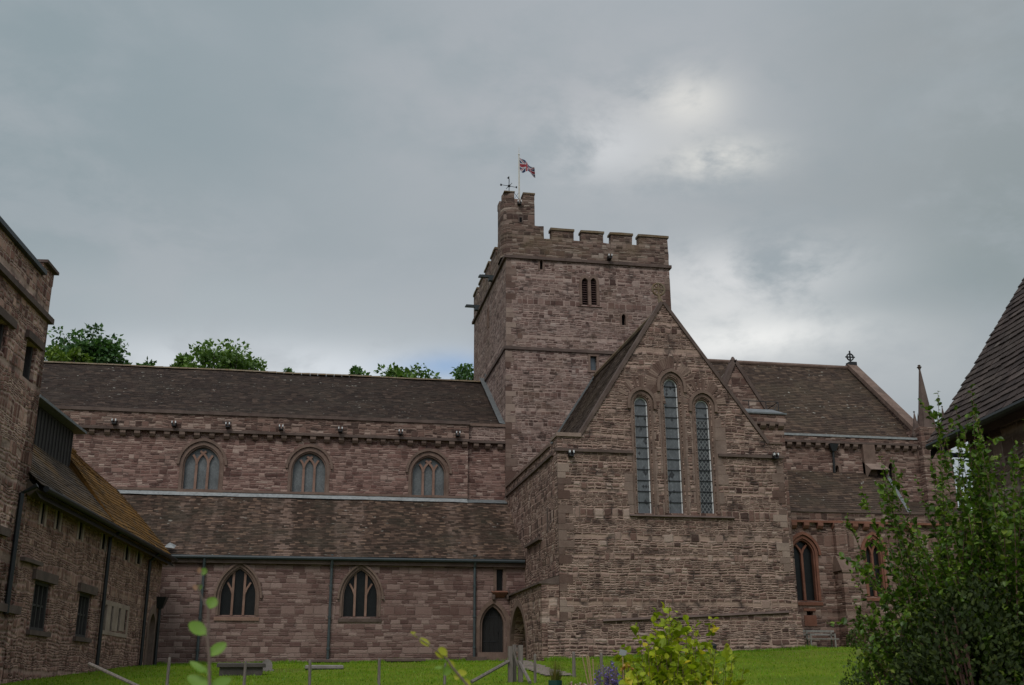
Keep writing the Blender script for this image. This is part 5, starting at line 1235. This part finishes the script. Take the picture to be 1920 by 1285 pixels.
tomb('grave_slab', 'flat pale grey grave slab in front of the brown ledger tomb', 571, 644, 1255, 1263, 37, .8, 'pale_stone')
tomb('grave_slab', 'long thin grave slab lying right of the middle downpipe', 723, 798, 1246, 1252, 45.5, .6, 'trim_dark')
YBN = 48.9
a, c_ = at(1511, 1216, YBN), at(1569, 1202, YBN); gzb = gz((a.x + c_.x) / 2, YBN)
BE = thing('bench', 'grey wooden bench standing against the chapel wall', 'bench', ((a.x + c_.x) / 2, YBN, gzb))
MB().box(a.x, c_.x, YBN - .25, YBN - .09, gzb + .42, gzb + .47).box(a.x, c_.x, YBN - .07, YBN + .12, gzb + .421, gzb + .471).build('seat', M['bench_wood'], BE)
MB().box(a.x, c_.x, YBN + .20, YBN + .24, gzb + .62, gzb + .70).box(a.x, c_.x, YBN + .20, YBN + .24, gzb + .76, gzb + .86).build('backrest', M['bench_wood'], BE)
for xx in (a.x + .15, c_.x - .21):
    MB().box(xx, xx + .06, YBN - .24, YBN - .18, gzb - .05, gzb + .42).build('leg', M['bench_wood'], BE)
    MB().box(xx, xx + .06, YBN + .14, YBN + .195, gzb - .05, gzb + .86).build('leg', M['bench_wood'], BE)
    MB().box(xx, xx + .06, YBN - .24, YBN + .138, gzb + .64, gzb + .69).box(xx, xx + .06, YBN - .24, YBN - .19, gzb + .475, gzb + .638).build('armrest', M['bench_wood'], BE)
c_ = at(1337, 1231, 42.2); gb = gz(c_.x, 42.2); zt = at(1337, 1206, 42.2).z
BI = thing('litter_bin', 'black litter bin against the gable wall behind the yellow-green bush', 'bin', (c_.x, 42.2, gb))
MB().lathe([(.12, 0), (.15, .03), (.155, zt - gb - .12), (.17, zt - gb - .10)], (c_.x, 42.2, gb), 12).build('body', M['pipe_black'], BI)
MB().lathe([(.18, 0), (.18, .03), (.12, .10), (.03, .13)], (c_.x, 42.2, zt - .13), 12).build('lid', M['pipe_black'], BI)

# ------------------------------------------------------------------ fence and stile
def post_mesh(h, r, seed):
    rnd = random.Random(seed); b = MB()
    b.lathe([(r * 1.05, 0), (r, h * .5), (r * .95, h - .05), (r * .6, h)], (0, 0, 0), 7)
    return b
YF = 27.6
fp = [(317.5, 1232, 27.0, 'thin grey fence post at the left end of the row near the stone range'), (460.5, 1239, 27.2, 'grey fence post in front of the dark chest tomb'),
      (583, 1237, 27.3, 'grey fence post in front of the pale grave slab'), (712, 1234, 27.4, 'tall grey fence post left of the long thin grave slab'),
      (834, 1243, 27.6, 'short grey fence post behind the yellow-leaved sapling'), (1003, 1226, 27.8, 'grey fence post just right of the wooden stile'),
      (1075.5, 1222, 30.5, 'fence post behind the garden canes, close to the gable wall'), (1127.5, 1224, 30.6, 'slim pale fence post above the purple flowers'), (1217, 1262, 16.0, 'pale fence post standing inside the yellow-green bush')]
for i, (px, py, Y, lab) in enumerate(fp):
    p = at(px, py, Y); g = gz(p.x, Y) - .15; h = p.z - g
    o = post_mesh(h, .037 if i < 6 else .048 if i < 8 else .045, i).build('fence_post', M['old_wood'], None); o.location = (p.x, Y, g); o.rotation_euler = (rr.uniform(-.02, .02), rr.uniform(-.02, .02), rr.random() * 6)
    tag(o, lab, 'fence post', 'grey timber fence posts along the garden')
Y = 28.3
c_ = at(965, 1275, Y); ST = thing('stile', 'weathered wooden stile of three posts with slanting braces on the lawn', 'stile', (c_.x, Y, gz(c_.x, Y)))
def bar3(p, q, r): return MB().tube([p, q], r, 6)
for k, (px, py, w_, dY) in enumerate(((956.5, 1212, .055, 0), (964.5, 1209, .045, .25), (975.5, 1210, .060, -.05))):
    p = at(px, py, Y + dY); g = gz(p.x, Y + dY) - .1
    MB().box(p.x - w_, p.x + w_, Y + dY - w_, Y + dY + w_, g, p.z).build('post', M['old_wood'], ST)
p, q = at(965, 1218.5, Y + .1), at(979, 1219, Y + .1); MB().box(p.x, q.x, Y + .075, Y + .125, p.z - .04, p.z + .03).build('rail', M['old_wood'], ST)
for (x0, y0), (x1, y1), r, d1 in (((954, 1240), (884, 1279), .042, -1.0), ((974, 1241), (994, 1280), .045, -1.2), ((963.5, 1224), (972, 1252), .022, -.1)):
    bar3(at(x0, y0, Y - .09), at(x1, y1, Y + d1), r).build('brace', M['old_wood'], ST)

# ------------------------------------------------------------------ plants
def leaf(b, p, d, up, L, wd, fold=.15, mi=0):
    """a pointed leaf folded along its midrib"""
    d = d.normalized(); s = d.cross(up)
    if s.length < 1e-4: s = Vector((1, 0, 0))
    s.normalize(); n = s.cross(d)
    m1, m2 = p + d * L * .35, p + d * L * .7 - n * L * .04
    b.add([p, m1 + s * wd * .5 + n * fold * wd, m2 + s * wd * .42 + n * fold * wd, p + d * L - n * L * .1, m2 - s * wd * .42 + n * fold * wd, m1 - s * wd * .5 + n * fold * wd, m1, m2],
          [(0, 1, 6), (6, 1, 2, 7), (7, 2, 3), (0, 6, 5), (6, 7, 4, 5), (7, 3, 4)], mi)
def roundleaf(b, p, d, up, L, wd, n=10, cup=.12):
    d = d.normalized(); s = d.cross(up); s = s.normalized() if s.length > 1e-4 else Vector((1, 0, 0)); nn = s.cross(d)
    ctr = p + d * L * .5; vs = [ctr - nn * cup * wd]
    for k in range(n):
        an = 2 * PI * k / n; e_ = 1 - .12 * math.cos(2 * an)
        vs.append(ctr + d * (-math.cos(an) * L * .5) + s * (math.sin(an) * wd * .5 * e_) + nn * cup * wd * .5 * abs(math.sin(an)))
    b.add(vs, [(0, 1 + k, 1 + (k + 1) % n) for k in range(n)])
def rvec(rnd): 
    while True:
        v = Vector((rnd.uniform(-1, 1), rnd.uniform(-1, 1), rnd.uniform(-1, 1)))
        if .05 < v.length < 1: return v.normalized()
def curve(p, q, bulge, n=10):
    return [p.lerp(q, i / n) + bulge * (4 * (i / n) * (1 - i / n)) for i in range(n + 1)]
def shrub(name, label, cat, base, ctr, rad, nst, leafL, lw, per, mats, twig, seed, spread=.35, tmin=.22, elong=(.72, 1.12), phimax=1.25, maker=leaf, back=True, sprays=3, droop=.25, stemr=.010):
    rnd = random.Random(seed); base = Vector(base); ctr = Vector(ctr)
    t = thing(name, label, cat, base); st = MB(); fo = MB()
    for i in range(nst):
        phi = math.acos(1 - rnd.random() * (1 - math.cos(phimax))); th = rnd.random() * 2 * PI
        dv = Vector((math.sin(phi) * math.cos(th), math.sin(phi) * math.sin(th), math.cos(phi)))
        k = rnd.uniform(*elong); tip = ctr + Vector((dv.x * rad[0], dv.y * rad[1], dv.z * rad[2])) * k
        b0 = base + Vector((rnd.uniform(-1, 1) * spread * rad[0], rnd.uniform(-1, 1) * spread * rad[1], 0)); b0.z = gz(b0.x, b0.y) - .03
        pts = curve(b0, tip, Vector((dv.x * .12, dv.y * .12, rnd.uniform(.02, .16))) * rad[0])
        st.tube(pts, [stemr * (1 - .8 * j / 10) for j in range(11)], 4, False)
        axes = [(pts, tmin)]
        for q in range(sprays):
            j = rnd.randint(4, 9); s0 = pts[j]; dd = (rvec(rnd) + (pts[j] - pts[j - 1]).normalized() * .9 + Vector((0, 0, .25))).normalized()
            L = rnd.uniform(.12, .34) * rad[0]; pp = curve(s0, s0 + dd * L, Vector((0, 0, .03)), 5); st.tube(pp, [stemr * .4 * (1 - .7 * j2 / 5) for j2 in range(6)], 3, False); axes.append((pp, .1))
        for pp, t0 in axes:
            LL = sum((pp[j + 1] - pp[j]).length for j in range(len(pp) - 1)); nl = max(3, int(per * LL * (1 - t0)))
            for q in range(nl):
                f = t0 + (1 - t0) * (q + rnd.random()) / nl; x = f * (len(pp) - 1); j = min(len(pp) - 2, int(x)); p = pp[j].lerp(pp[j + 1], x - j); ax = (pp[j + 1] - pp[j]).normalized()
                d = (rvec(rnd) * 1.0 + ax * .55 + Vector((0, 0, .05 - droop * rnd.random()))).normalized()
                s_ = rnd.uniform(.45, 1.3) * (1.0 - .35 * max(0, f - .8) / .2)
                maker(fo, p, d, (Vector((0, 0, 1)) + rvec(rnd) * .7).normalized(), leafL * s_, lw * s_)
    st.build('stems', twig, t, recalc=False); fo.build('foliage', mats, t, recalc=False)
    return t
# tall loose shrub at the right
c_ = at(1885, 1180, 8.2)
shrub('large_shrub', 'tall loose green shrub with arching sprays in front of the tiled house', 'shrub', (c_.x + .1, 8.3, gz(c_.x, 8.3)), (c_.x + .02, 8.3, 1.65), (1.28, 1.15, 2.3), 300, .062, .042, 58, M['leaf_shrub'], M['twig'], 5, spread=.42, elong=(.50, 1.08), phimax=1.5, tmin=.10)
c_ = at(1650, 1255, 9.0)
def clipped(name, label, ctr, rad, nleaf, L, wd, mat, seed):
    rnd = random.Random(seed); ctr = Vector(ctr); base = Vector((ctr.x, ctr.y, gz(ctr.x, ctr.y)))
    t = thing(name, label, 'shrub', base); fo = MB(); st = MB()
    for i in range(26):
        dv = rvec(rnd); dv.z = abs(dv.z); tip = ctr + Vector((dv.x * rad[0], dv.y * rad[1], dv.z * rad[2])) * .9
        st.tube(curve(base + Vector((rnd.uniform(-.1, .1), rnd.uniform(-.1, .1), -.03)), tip, Vector((0, 0, .05)), 6), .008, 4, False)
    for i in range(nleaf):
        dv = rvec(rnd)
        k = 1 + .16 * noise.noise(dv * 2.3 + Vector((seed, 0, 0))) + .10 * noise.noise(dv * 6); r_ = k * (1 - .35 * rnd.random() ** 2)
        p = ctr + Vector((dv.x * rad[0], dv.y * rad[1], dv.z * rad[2])) * r_
        if p.z < base.z: continue
        leaf(fo, p, (dv * .9 + rvec(rnd) + Vector((0, 0, .4))).normalized(), (dv + rvec(rnd) * .6).normalized(), L * rnd.uniform(.7, 1.2), wd * rnd.uniform(.8, 1.1))
    st.build('stems', M['twig'], t, recalc=False); fo.build('foliage', mat, t, recalc=False); return t
c_ = at(1640, 1300, 9.5); zt = at(1640, 1212, 9.5).z; g = gz(c_.x, 9.5)
clipped('low_shrub', 'low rounded dark shrub at the lawn edge below the tall loose shrub', (c_.x + .12, 9.5, (zt + g) / 2 - .05), (.46, .5, (zt - g) / 2 + .12), 5200, .038, .022, M['leaf_clip'], 3)
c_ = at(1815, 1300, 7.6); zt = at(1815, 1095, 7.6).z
clipped('low_shrub', 'added broad shrub at the bottom right, leaves coloured dark as shade in the tall loose shrub', (c_.x + .10, 7.6, (zt + gz(c_.x, 7.6)) / 2 - .05), (.66, .5, (zt - gz(c_.x, 7.6)) / 2 + .05), 9500, .046, .028, M['leaf_shade_dark'], 8)  # added shrub: its near-black leaves paint the tall shrub's lower shade
c_ = at(1601, 1195, 47.6); clipped('low_shrub', 'small dark shrub beside the bench at the foot of the chapel buttress', (c_.x, 47.6, gz(c_.x, 47.6) + .3), (.34, .3, .5), 420, .12, .08, M['leaf_clip'], 4)
# yellow-green bush
c_ = at(1265, 1230, 8.0); g = gz(c_.x, 8)
shrub('garden_bush', 'bright yellow-green bush with broad leaves in front of the gable wall', 'bush', (c_.x - .02, 8, g), (c_.x + .02, 8, 1.44), (.48, .38, .74), 105, .076, .062, 36, M['leaf_lime'], M['twig'], 9, spread=.3, elong=(.55, 1.12), phimax=1.35, tmin=.15, sprays=3, droop=.2, stemr=.007)
rnd = random.Random(4)
for (px, py, lab, mt) in ((1174, 1260, 'orange flower cluster at the left of the yellow-green bush', 'petal_orange'),):
    t = thing('flower', lab, 'flower', at(px, 1300, 7.9)); t.location.z = gz(t.location.x, 7.9); b = MB(); s_ = MB()
    for q in range(9):
        p = at(px + rnd.uniform(-9, 12), py + rnd.uniform(-14, 22), 7.9)
        s_.tube(curve(Vector((t.location.x, 7.9, t.location.z)), p, Vector((rnd.uniform(-.03, .03), 0, 0)), 5), .003, 4, False)
        for k in range(8): roundleaf(b, p, rvec(rnd), Vector((0, 0, 1)), .022, .02, 6)
    b.build('petals', M[mt], t, recalc=False); s_.build('stems', M['twig'], t, recalc=False)
# plant label in the bush
p = at(1168, 1224, 8.1); t = thing('plant_label', 'small pale plant label on a stick at the left of the yellow-green bush', 'label', (p.x, 8.1, gz(p.x, 8.1)))
MB().box(p.x - .026, p.x + .026, 8.10, 8.104, p.z - .020, p.z + .020, lambda x, y, z: (x + (z - p.z) * .25, y, z - (x - p.x) * .2)).build('card', M['white_lead'], t)
MB().tube([(p.x, 8.108, gz(p.x, 8.1) - .03), (p.x, 8.108, p.z)], .004, 5).build('stick', M['cane'], t)
# purple flowers
rnd = random.Random(12)
c_ = at(1143, 1285, 10); g = gz(c_.x, 10); t = thing('purple_flowers', 'clump of purple-blue flower spikes left of the yellow-green bush', 'flowers', (c_.x, 10, g)); st = MB(); fl = MB(); lf = MB()
for i in range(70):
    px = rnd.gauss(1142, 13); tp = at(px, rnd.uniform(1238, 1276) + abs(px - 1142) * .45, 10 + rnd.uniform(-.15, .15)); b0 = Vector((c_.x + (tp.x - c_.x) * .6, tp.y, gz(c_.x, 10)))
    pts = curve(b0, tp, Vector((rnd.uniform(-.02, .02), 0, 0)), 6); st.tube(pts, .003, 4, False)
    for k in range(22):
        f = .72 + .28 * rnd.random(); p = b0.lerp(tp, f) + rvec(rnd) * .014; roundleaf(fl, p, rvec(rnd), Vector((0, 0, 1)), .02, .018, 6)
    for k in range(8): leaf(lf, b0.lerp(tp, rnd.uniform(.1, .75)), (rvec(rnd) + Vector((0, 0, .6))), Vector((0, 0, 1)), .06, .016)
st.build('stems', M['twig_grey'], t, recalc=False); fl.build('petals', M['petal_purple'], t, recalc=False); lf.build('foliage', M['leaf_clip'], t, recalc=False)
c_ = at(1085, 1288, 11); t = thing('bedding_flowers', 'low pink and white bedding flowers between the green pot and the purple flowers', 'flowers', (c_.x, 11, gz(c_.x, 11))); fl = MB(); lf = MB()
for i in range(60):
    p = at(rnd.uniform(1062, 1112), rnd.uniform(1281, 1300), 11 + rnd.uniform(-.2, .2))
    for k in range(6): roundleaf(fl, p + rvec(rnd) * .008, rvec(rnd), Vector((0, 0, 1)), .022, .02, 6)
    for k in range(7): leaf(lf, Vector((p.x, p.y, p.z - rnd.uniform(.02, .5))) + rvec(rnd) * .02, rvec(rnd), Vector((0, 0, 1)), .05, .03)
    lf.tube([(p.x, p.y, gz(p.x, p.y)), p], .003, 3, False)
fl.build('petals', M['petal_mixed'], t, recalc=False); lf.build('foliage', M['leaf_clip'], t, recalc=False)
# flower pot with tall grass
p = at(1041, 1276, 11.5); g = gz(p.x, 11.5); hp = .30; zr = p.z
t = thing('plant_pot', 'dark green plant pot holding tall browning grass', 'plant pot', (p.x, 11.5, g))
b = MB().lathe([(.055, g - zr - .02), (.055, g - zr + .02), (.035, g - zr + .05), (.035, -hp - .02), (.05, -hp), (.066, -.05), (.072, -.045), (.074, 0), (.062, 0), (.06, -.03)], (p.x, 11.5, zr), 16)
b.build('pot', M['pot'], t, smooth=False)
b = MB()
for i in range(170):
    an = rnd.random() * 2 * PI; r = rnd.random() * .05; b0 = Vector((p.x + r * math.cos(an), 11.5 + r * math.sin(an), zr - .04)); L = rnd.uniform(.12, .28); lean = rnd.uniform(.0, .11)
    d = Vector((math.cos(an) * lean, math.sin(an) * lean, L)); s_ = Vector((-math.sin(an), math.cos(an), 0)) * .0028; pp = curve(b0, b0 + d, Vector((0, 0, .02)), 4)
    for k in range(4): b.add([pp[k] - s_ * (1 - k / 4), pp[k] + s_ * (1 - k / 4), pp[k + 1] + s_ * (.8 - k / 4), pp[k + 1] - s_ * (.8 - k / 4)], [(0, 1, 2, 3)])
b.build('grass', M['grass_tall'], t, recalc=False)
# canes
for k, ((x0, y0), (x1, y1), lab) in enumerate((((1091, 1227.5), (1102, 1279), 'leaning garden cane, leftmost of the four behind the bedding flowers'), ((1099.7, 1228), (1106.5, 1276), 'tall garden cane, second from the left behind the bedding flowers'), ((1103.3, 1229.5), (1109, 1275), 'garden cane, third from the left behind the bedding flowers'), ((1111.7, 1235.5), (1113.2, 1272), 'short upright garden cane, rightmost of the four behind the bedding flowers'))):
    p, q = at(x0, y0, 12), at(x1, y1, 12); d = (q - p); q = p + d * ((p.z - gz(q.x, 12) + .05) / -d.z)
    tag(MB().tube([p, q], .0065, 6).build('garden_cane', M['cane'], None), lab, 'cane', 'bamboo canes in the garden bed')
# grassy tufts in the bed
c_ = at(1102, 1285, 12.6); t = thing('grass_tuft', 'rough green grass tuft around the feet of the garden canes', 'plant', (c_.x, 12.6, gz(c_.x, 12.6))); b = MB()
for i in range(420):
    x = c_.x + rnd.gauss(0, .12); y = 12.6 + rnd.gauss(0, .12); zt_ = at(1100, 1262, 12.6).z - abs(x - c_.x) * .25 - rnd.random() * .12; g = gz(x, y)
    b0 = Vector((x, y, g)); d = Vector((rnd.gauss(0, .05), rnd.gauss(0, .05), zt_ - g)); s_ = Vector((rnd.uniform(-1, 1), rnd.uniform(-1, 1), 0)).normalized() * .006
    pp = curve(b0, b0 + d, Vector((0, 0, .02)), 3)
    for k in range(3): b.add([pp[k] - s_ * (1 - k / 3.3), pp[k] + s_ * (1 - k / 3.3), pp[k + 1] + s_ * (.7 - k / 3.3), pp[k + 1] - s_ * (.7 - k / 3.3)], [(0, 1, 2, 3)])
b.build('blades', M['grass_blade'], t, recalc=False)
# two saplings close to the camera
def sapling(label, pts, leaves, Y, mat, seed, twig, r0=.0042):
    P = [at(x, y, Y) for x, y in pts]; g = gz(P[-1].x, Y); P.append(Vector((P[-1].x + (P[-1].x - P[-2].x) * .5, Y, g)))
    t = thing('sapling', label, 'sapling', (P[-1].x, Y, g)); n = len(P)
    MB().tube(P, [r0 * (.35 + .65 * i / (n - 1)) for i in range(n)], 6).build('stem', M[twig], t, smooth=True)
    for (x, y), (x2, y2), wd, tilt, mt in leaves:
        p, q = at(x, y, Y), at(x2, y2, Y); d = q - p; b = MB()
        roundleaf(b, p, d + Vector((0, tilt * d.length, 0)), Vector((.05, -1, .5)), d.length * math.sqrt(1 + tilt * tilt), wd / F * Y, 16, .16)
        j = min(range(n), key=lambda i: (P[i] - p).length); b.tube([P[j].lerp(p, .0) if (P[j] - p).length < .03 else p.lerp(P[j], min(1, .03 / (P[j] - p).length)), p], .0011, 4)
        b.build('leaf', M[mt or mat], t, recalc=False, smooth=True)
sapling('slender sapling with round green leaves at the lower left', [(377, 1072), (376, 1092), (371, 1106), (390, 1142), (391, 1170), (389, 1200), (392, 1225), (393, 1285)],
    [((391, 1141), (403, 1120), 19, .3, None), ((386, 1189), (354, 1168), 22, .1, None), ((391, 1229), (424, 1206), 19, .2, None), ((377, 1078), (386, 1066), 12, .1, None), ((374, 1076), (374, 1064), 7, 0, 'leaf_bud'), ((371, 1106), (362, 1098), 8, 0, 'leaf_bud'), ((371, 1106), (377, 1096), 8, .3, None),
     ((388, 1262), (354, 1240), 11, .5, None), ((388, 1258), (366, 1252), 12, .6, None), ((392, 1290), (350, 1268), 20, .5, None), ((393, 1290), (432, 1272), 18, .6, None)], 2.5, 'leaf_sapling', 1, 'twig_grey')
sapling('bending sapling with yellow leaves in front of the fence near the aisle door', [(783, 1196), (806, 1210), (826, 1226), (838, 1236), (850, 1254), (862, 1268), (878, 1287)],
    [((806, 1211), (786, 1197), 11, .1, None), ((836, 1231), (816, 1222), 14, .05, None), ((838, 1228), (822, 1216), 14, -.1, None), ((840, 1240), (853, 1252), 11, .2, None), ((838, 1236), (828, 1232), 10, .3, 'leaf_sapling'), ((846, 1248), (833, 1266), 14, .3, 'leaf_sapling'), ((830, 1252), (815, 1252), 6, .2, 'leaf_sapling'),
     ((856, 1262), (876, 1262), 12, .2, None), ((862, 1268), (852, 1272), 10, .3, None), ((868, 1276), (882, 1284), 11, .2, None), ((770, 1186), (780, 1187), 3, 0, None)], 2.8, 'leaf_yellow', 2, 'twig_grey')

# ------------------------------------------------------------------ trees beyond the nave
def tree(label, cx, Y, ztop, rx, rz, nclump, nleaf, L, mat, seed, prof=None, group='trees beyond the nave roof'):
    rnd = random.Random(seed); g = gz(cx, Y); ctr = Vector((cx, Y, ztop - rz))
    t = thing('tree', label, 'tree', (cx, Y, g), group)
    tr = MB(); fo = MB(); top = Vector((cx, Y, ztop - rz * .9))
    tr.tube([(cx, Y, g - .2), (cx + .15, Y, g + (top.z - g) * .3), (cx - .1, Y + .1, g + (top.z - g) * .65), top], [.55, .42, .3, .12], 10)
    for i in range(nclump):
        dv = rvec(rnd)
        if dv.z < -.45: dv.z = -dv.z
        k = rnd.uniform(.45, 1.0) ** .6
        c = ctr + Vector((dv.x * rx, dv.y * rx, dv.z * rz)) * k
        if prof: c.z = min(c.z, prof(c.x) - .3)
        s0 = Vector((cx, Y, g)).lerp(top, rnd.uniform(.45, 1)); mid = s0.lerp(c, .5) + Vector((0, 0, .4))
        tr.tube([s0, mid, c], [.12, .07, .03], 5, False)
        r = rnd.uniform(.55, 1.25) * rx * .24
        for q in range(nleaf):
            o = rvec(rnd) * r * rnd.random() ** .4; o.z *= .65; p = c + o
            d = (o.normalized() * .7 + rvec(rnd) + Vector((0, 0, -.1))).normalized(); s_ = L * rnd.uniform(.6, 1.2)
            u_ = (Vector((0, 0, 1)) + rvec(rnd) * .8).normalized(); sd = d.cross(u_)
            if sd.length < .05: continue
            sd.normalize(); fo.add([p - sd * s_ * .1, p + d * s_ * .45 + sd * s_ * .34, p + d * s_, p + d * s_ * .45 - sd * s_ * .34], [(0, 1, 2, 3)])
    tr.build('trunk', M['bark'], t, recalc=False); fo.build('crown', M[mat], t, recalc=False)
    return t
YB2 = 84
def tp_(px, py, Y=YB2): return at(px, py, Y)
def profile(pts, Y): 
    w_ = [(at(x, y, Y).x, at(x, y, Y).z) for x, y in pts]
    return lambda x: lin(x, w_)
P1 = [(60, 690), (90, 655), (130, 630), (160, 612), (186, 602), (210, 622), (224, 655), (232, 690)]
q = tp_(165, 606); tree('tall dark pointed tree at the left, rising beyond the nave roof', q.x, YB2, q.z, 3.7, 5.6, 72, 85, .38, 'leaf_tree_dark', 1, profile(P1, YB2))
q = tp_(118, 655, 80); tree('lower lime-green tree beside the tall dark tree, left end of the nave roof', q.x, 80, q.z, 2.4, 3.6, 45, 100, .34, 'leaf_tree_lime', 2)
q = tp_(262, 664); tree('sparse small-topped tree between the tall dark tree and the broad round tree', q.x, YB2, q.z, 1.9, 3.5, 22, 60, .36, 'leaf_tree_dark', 3, profile([(225, 690), (243, 664), (258, 675), (275, 690), (285, 668), (300, 690)], YB2))
q = tp_(425, 646); tree('broad round mid-green tree beyond the left half of the nave roof', q.x, YB2, q.z, 4.3, 4.4, 75, 85, .38, 'leaf_tree_mid', 4, profile([(320, 690), (345, 672), (380, 662), (400, 652), (440, 646), (470, 655), (495, 675), (512, 695)], YB2))
q = tp_(345, 668, 88); tree('small green tree just left of the broad round tree', q.x, 88, q.z, 1.5, 3.0, 22, 80, .34, 'leaf_tree_mid', 5)
q = tp_(545, 692, 92); tree('mere leafy treetop showing at the middle of the nave ridge', q.x, 92, q.z, 1.3, 2.6, 18, 50, .34, 'leaf_tree_dark', 8)
q = tp_(684, 690); tree('sparse treetop just left of the leafy tree near the tower', q.x, YB2, q.z, 2.0, 3.0, 24, 50, .36, 'leaf_tree_dark', 6)
q = tp_(762, 683); tree('leafy green treetop over the nave ridge left of the tower', q.x, YB2, q.z, 3.0, 3.4, 48, 70, .36, 'leaf_tree_mid', 7)
q = tp_(880, 689); tree('dark treetop peeping out close beside the tower', q.x, YB2, q.z, 2.7, 3.6, 40, 70, .36, 'leaf_tree_dark', 9)

# ------------------------------------------------------------------ lawn grass
def blades():
    rnd = random.Random(77); b = MB()
    for i in range(42000):
        y = 24 + 26 * rnd.random() ** 1.2; x = rnd.uniform(-8, 30)
        if x > 20.4 and y > 49 or (9.2 < x < 20.6 and y > 42.6): continue
        if y > 49.9 and x < 10: continue
        g = gz(x, y) + .03 * noise.noise(Vector((x * .35, y * .35, 0))); h = rnd.uniform(.03, .075); wd = rnd.uniform(.010, .02); an = rnd.random() * PI
        dx_, dy_ = math.cos(an) * wd, math.sin(an) * wd; lx, ly = rnd.gauss(0, .03), rnd.gauss(0, .03)
        b.add([(x - dx_, y - dy_, g - .01), (x + dx_, y + dy_, g - .01), (x + lx, y + ly, g + h)], [(0, 1, 2)])
    for i in range(7000):                       # longer uncut grass along the wall feet
        k = rnd.random()
        if k < .45: x, y = rnd.uniform(-6, 10), 49.9 - abs(rnd.gauss(0, .12))
        elif k < .8: x, y = rnd.uniform(9.3, 20.6), 42.75 - abs(rnd.gauss(0, .12))
        else: x, y = rnd.uniform(20.6, 30), 49.8 - abs(rnd.gauss(0, .2))
        g = gz(x, y); h = rnd.uniform(.05, .14) + .22 * max(0, noise.noise(Vector((x * .9, y * .9, 7)))) ; lx, ly = rnd.gauss(0, .05), rnd.gauss(0, .04)
        b.add([(x - .016, y, g - .02), (x + .016, y, g - .02), (x + lx, y + ly, g + h)], [(0, 1, 2)])
    return b.build('grass', M['grass_blade'], None, recalc=False)
tag(blades(), 'short green grass blades covering the lawn', 'grass', kind='stuff')

p, q = at(170, 1246, 24.5), at(252, 1284, 23.5); d = q - p; q = p + d * 1.5
tag(MB().tube([p - d * .04, q], .034, 7).build('wooden_rail', M['old_wood'], None), 'slanting wooden rail at the bottom left below the stone range', 'rail')
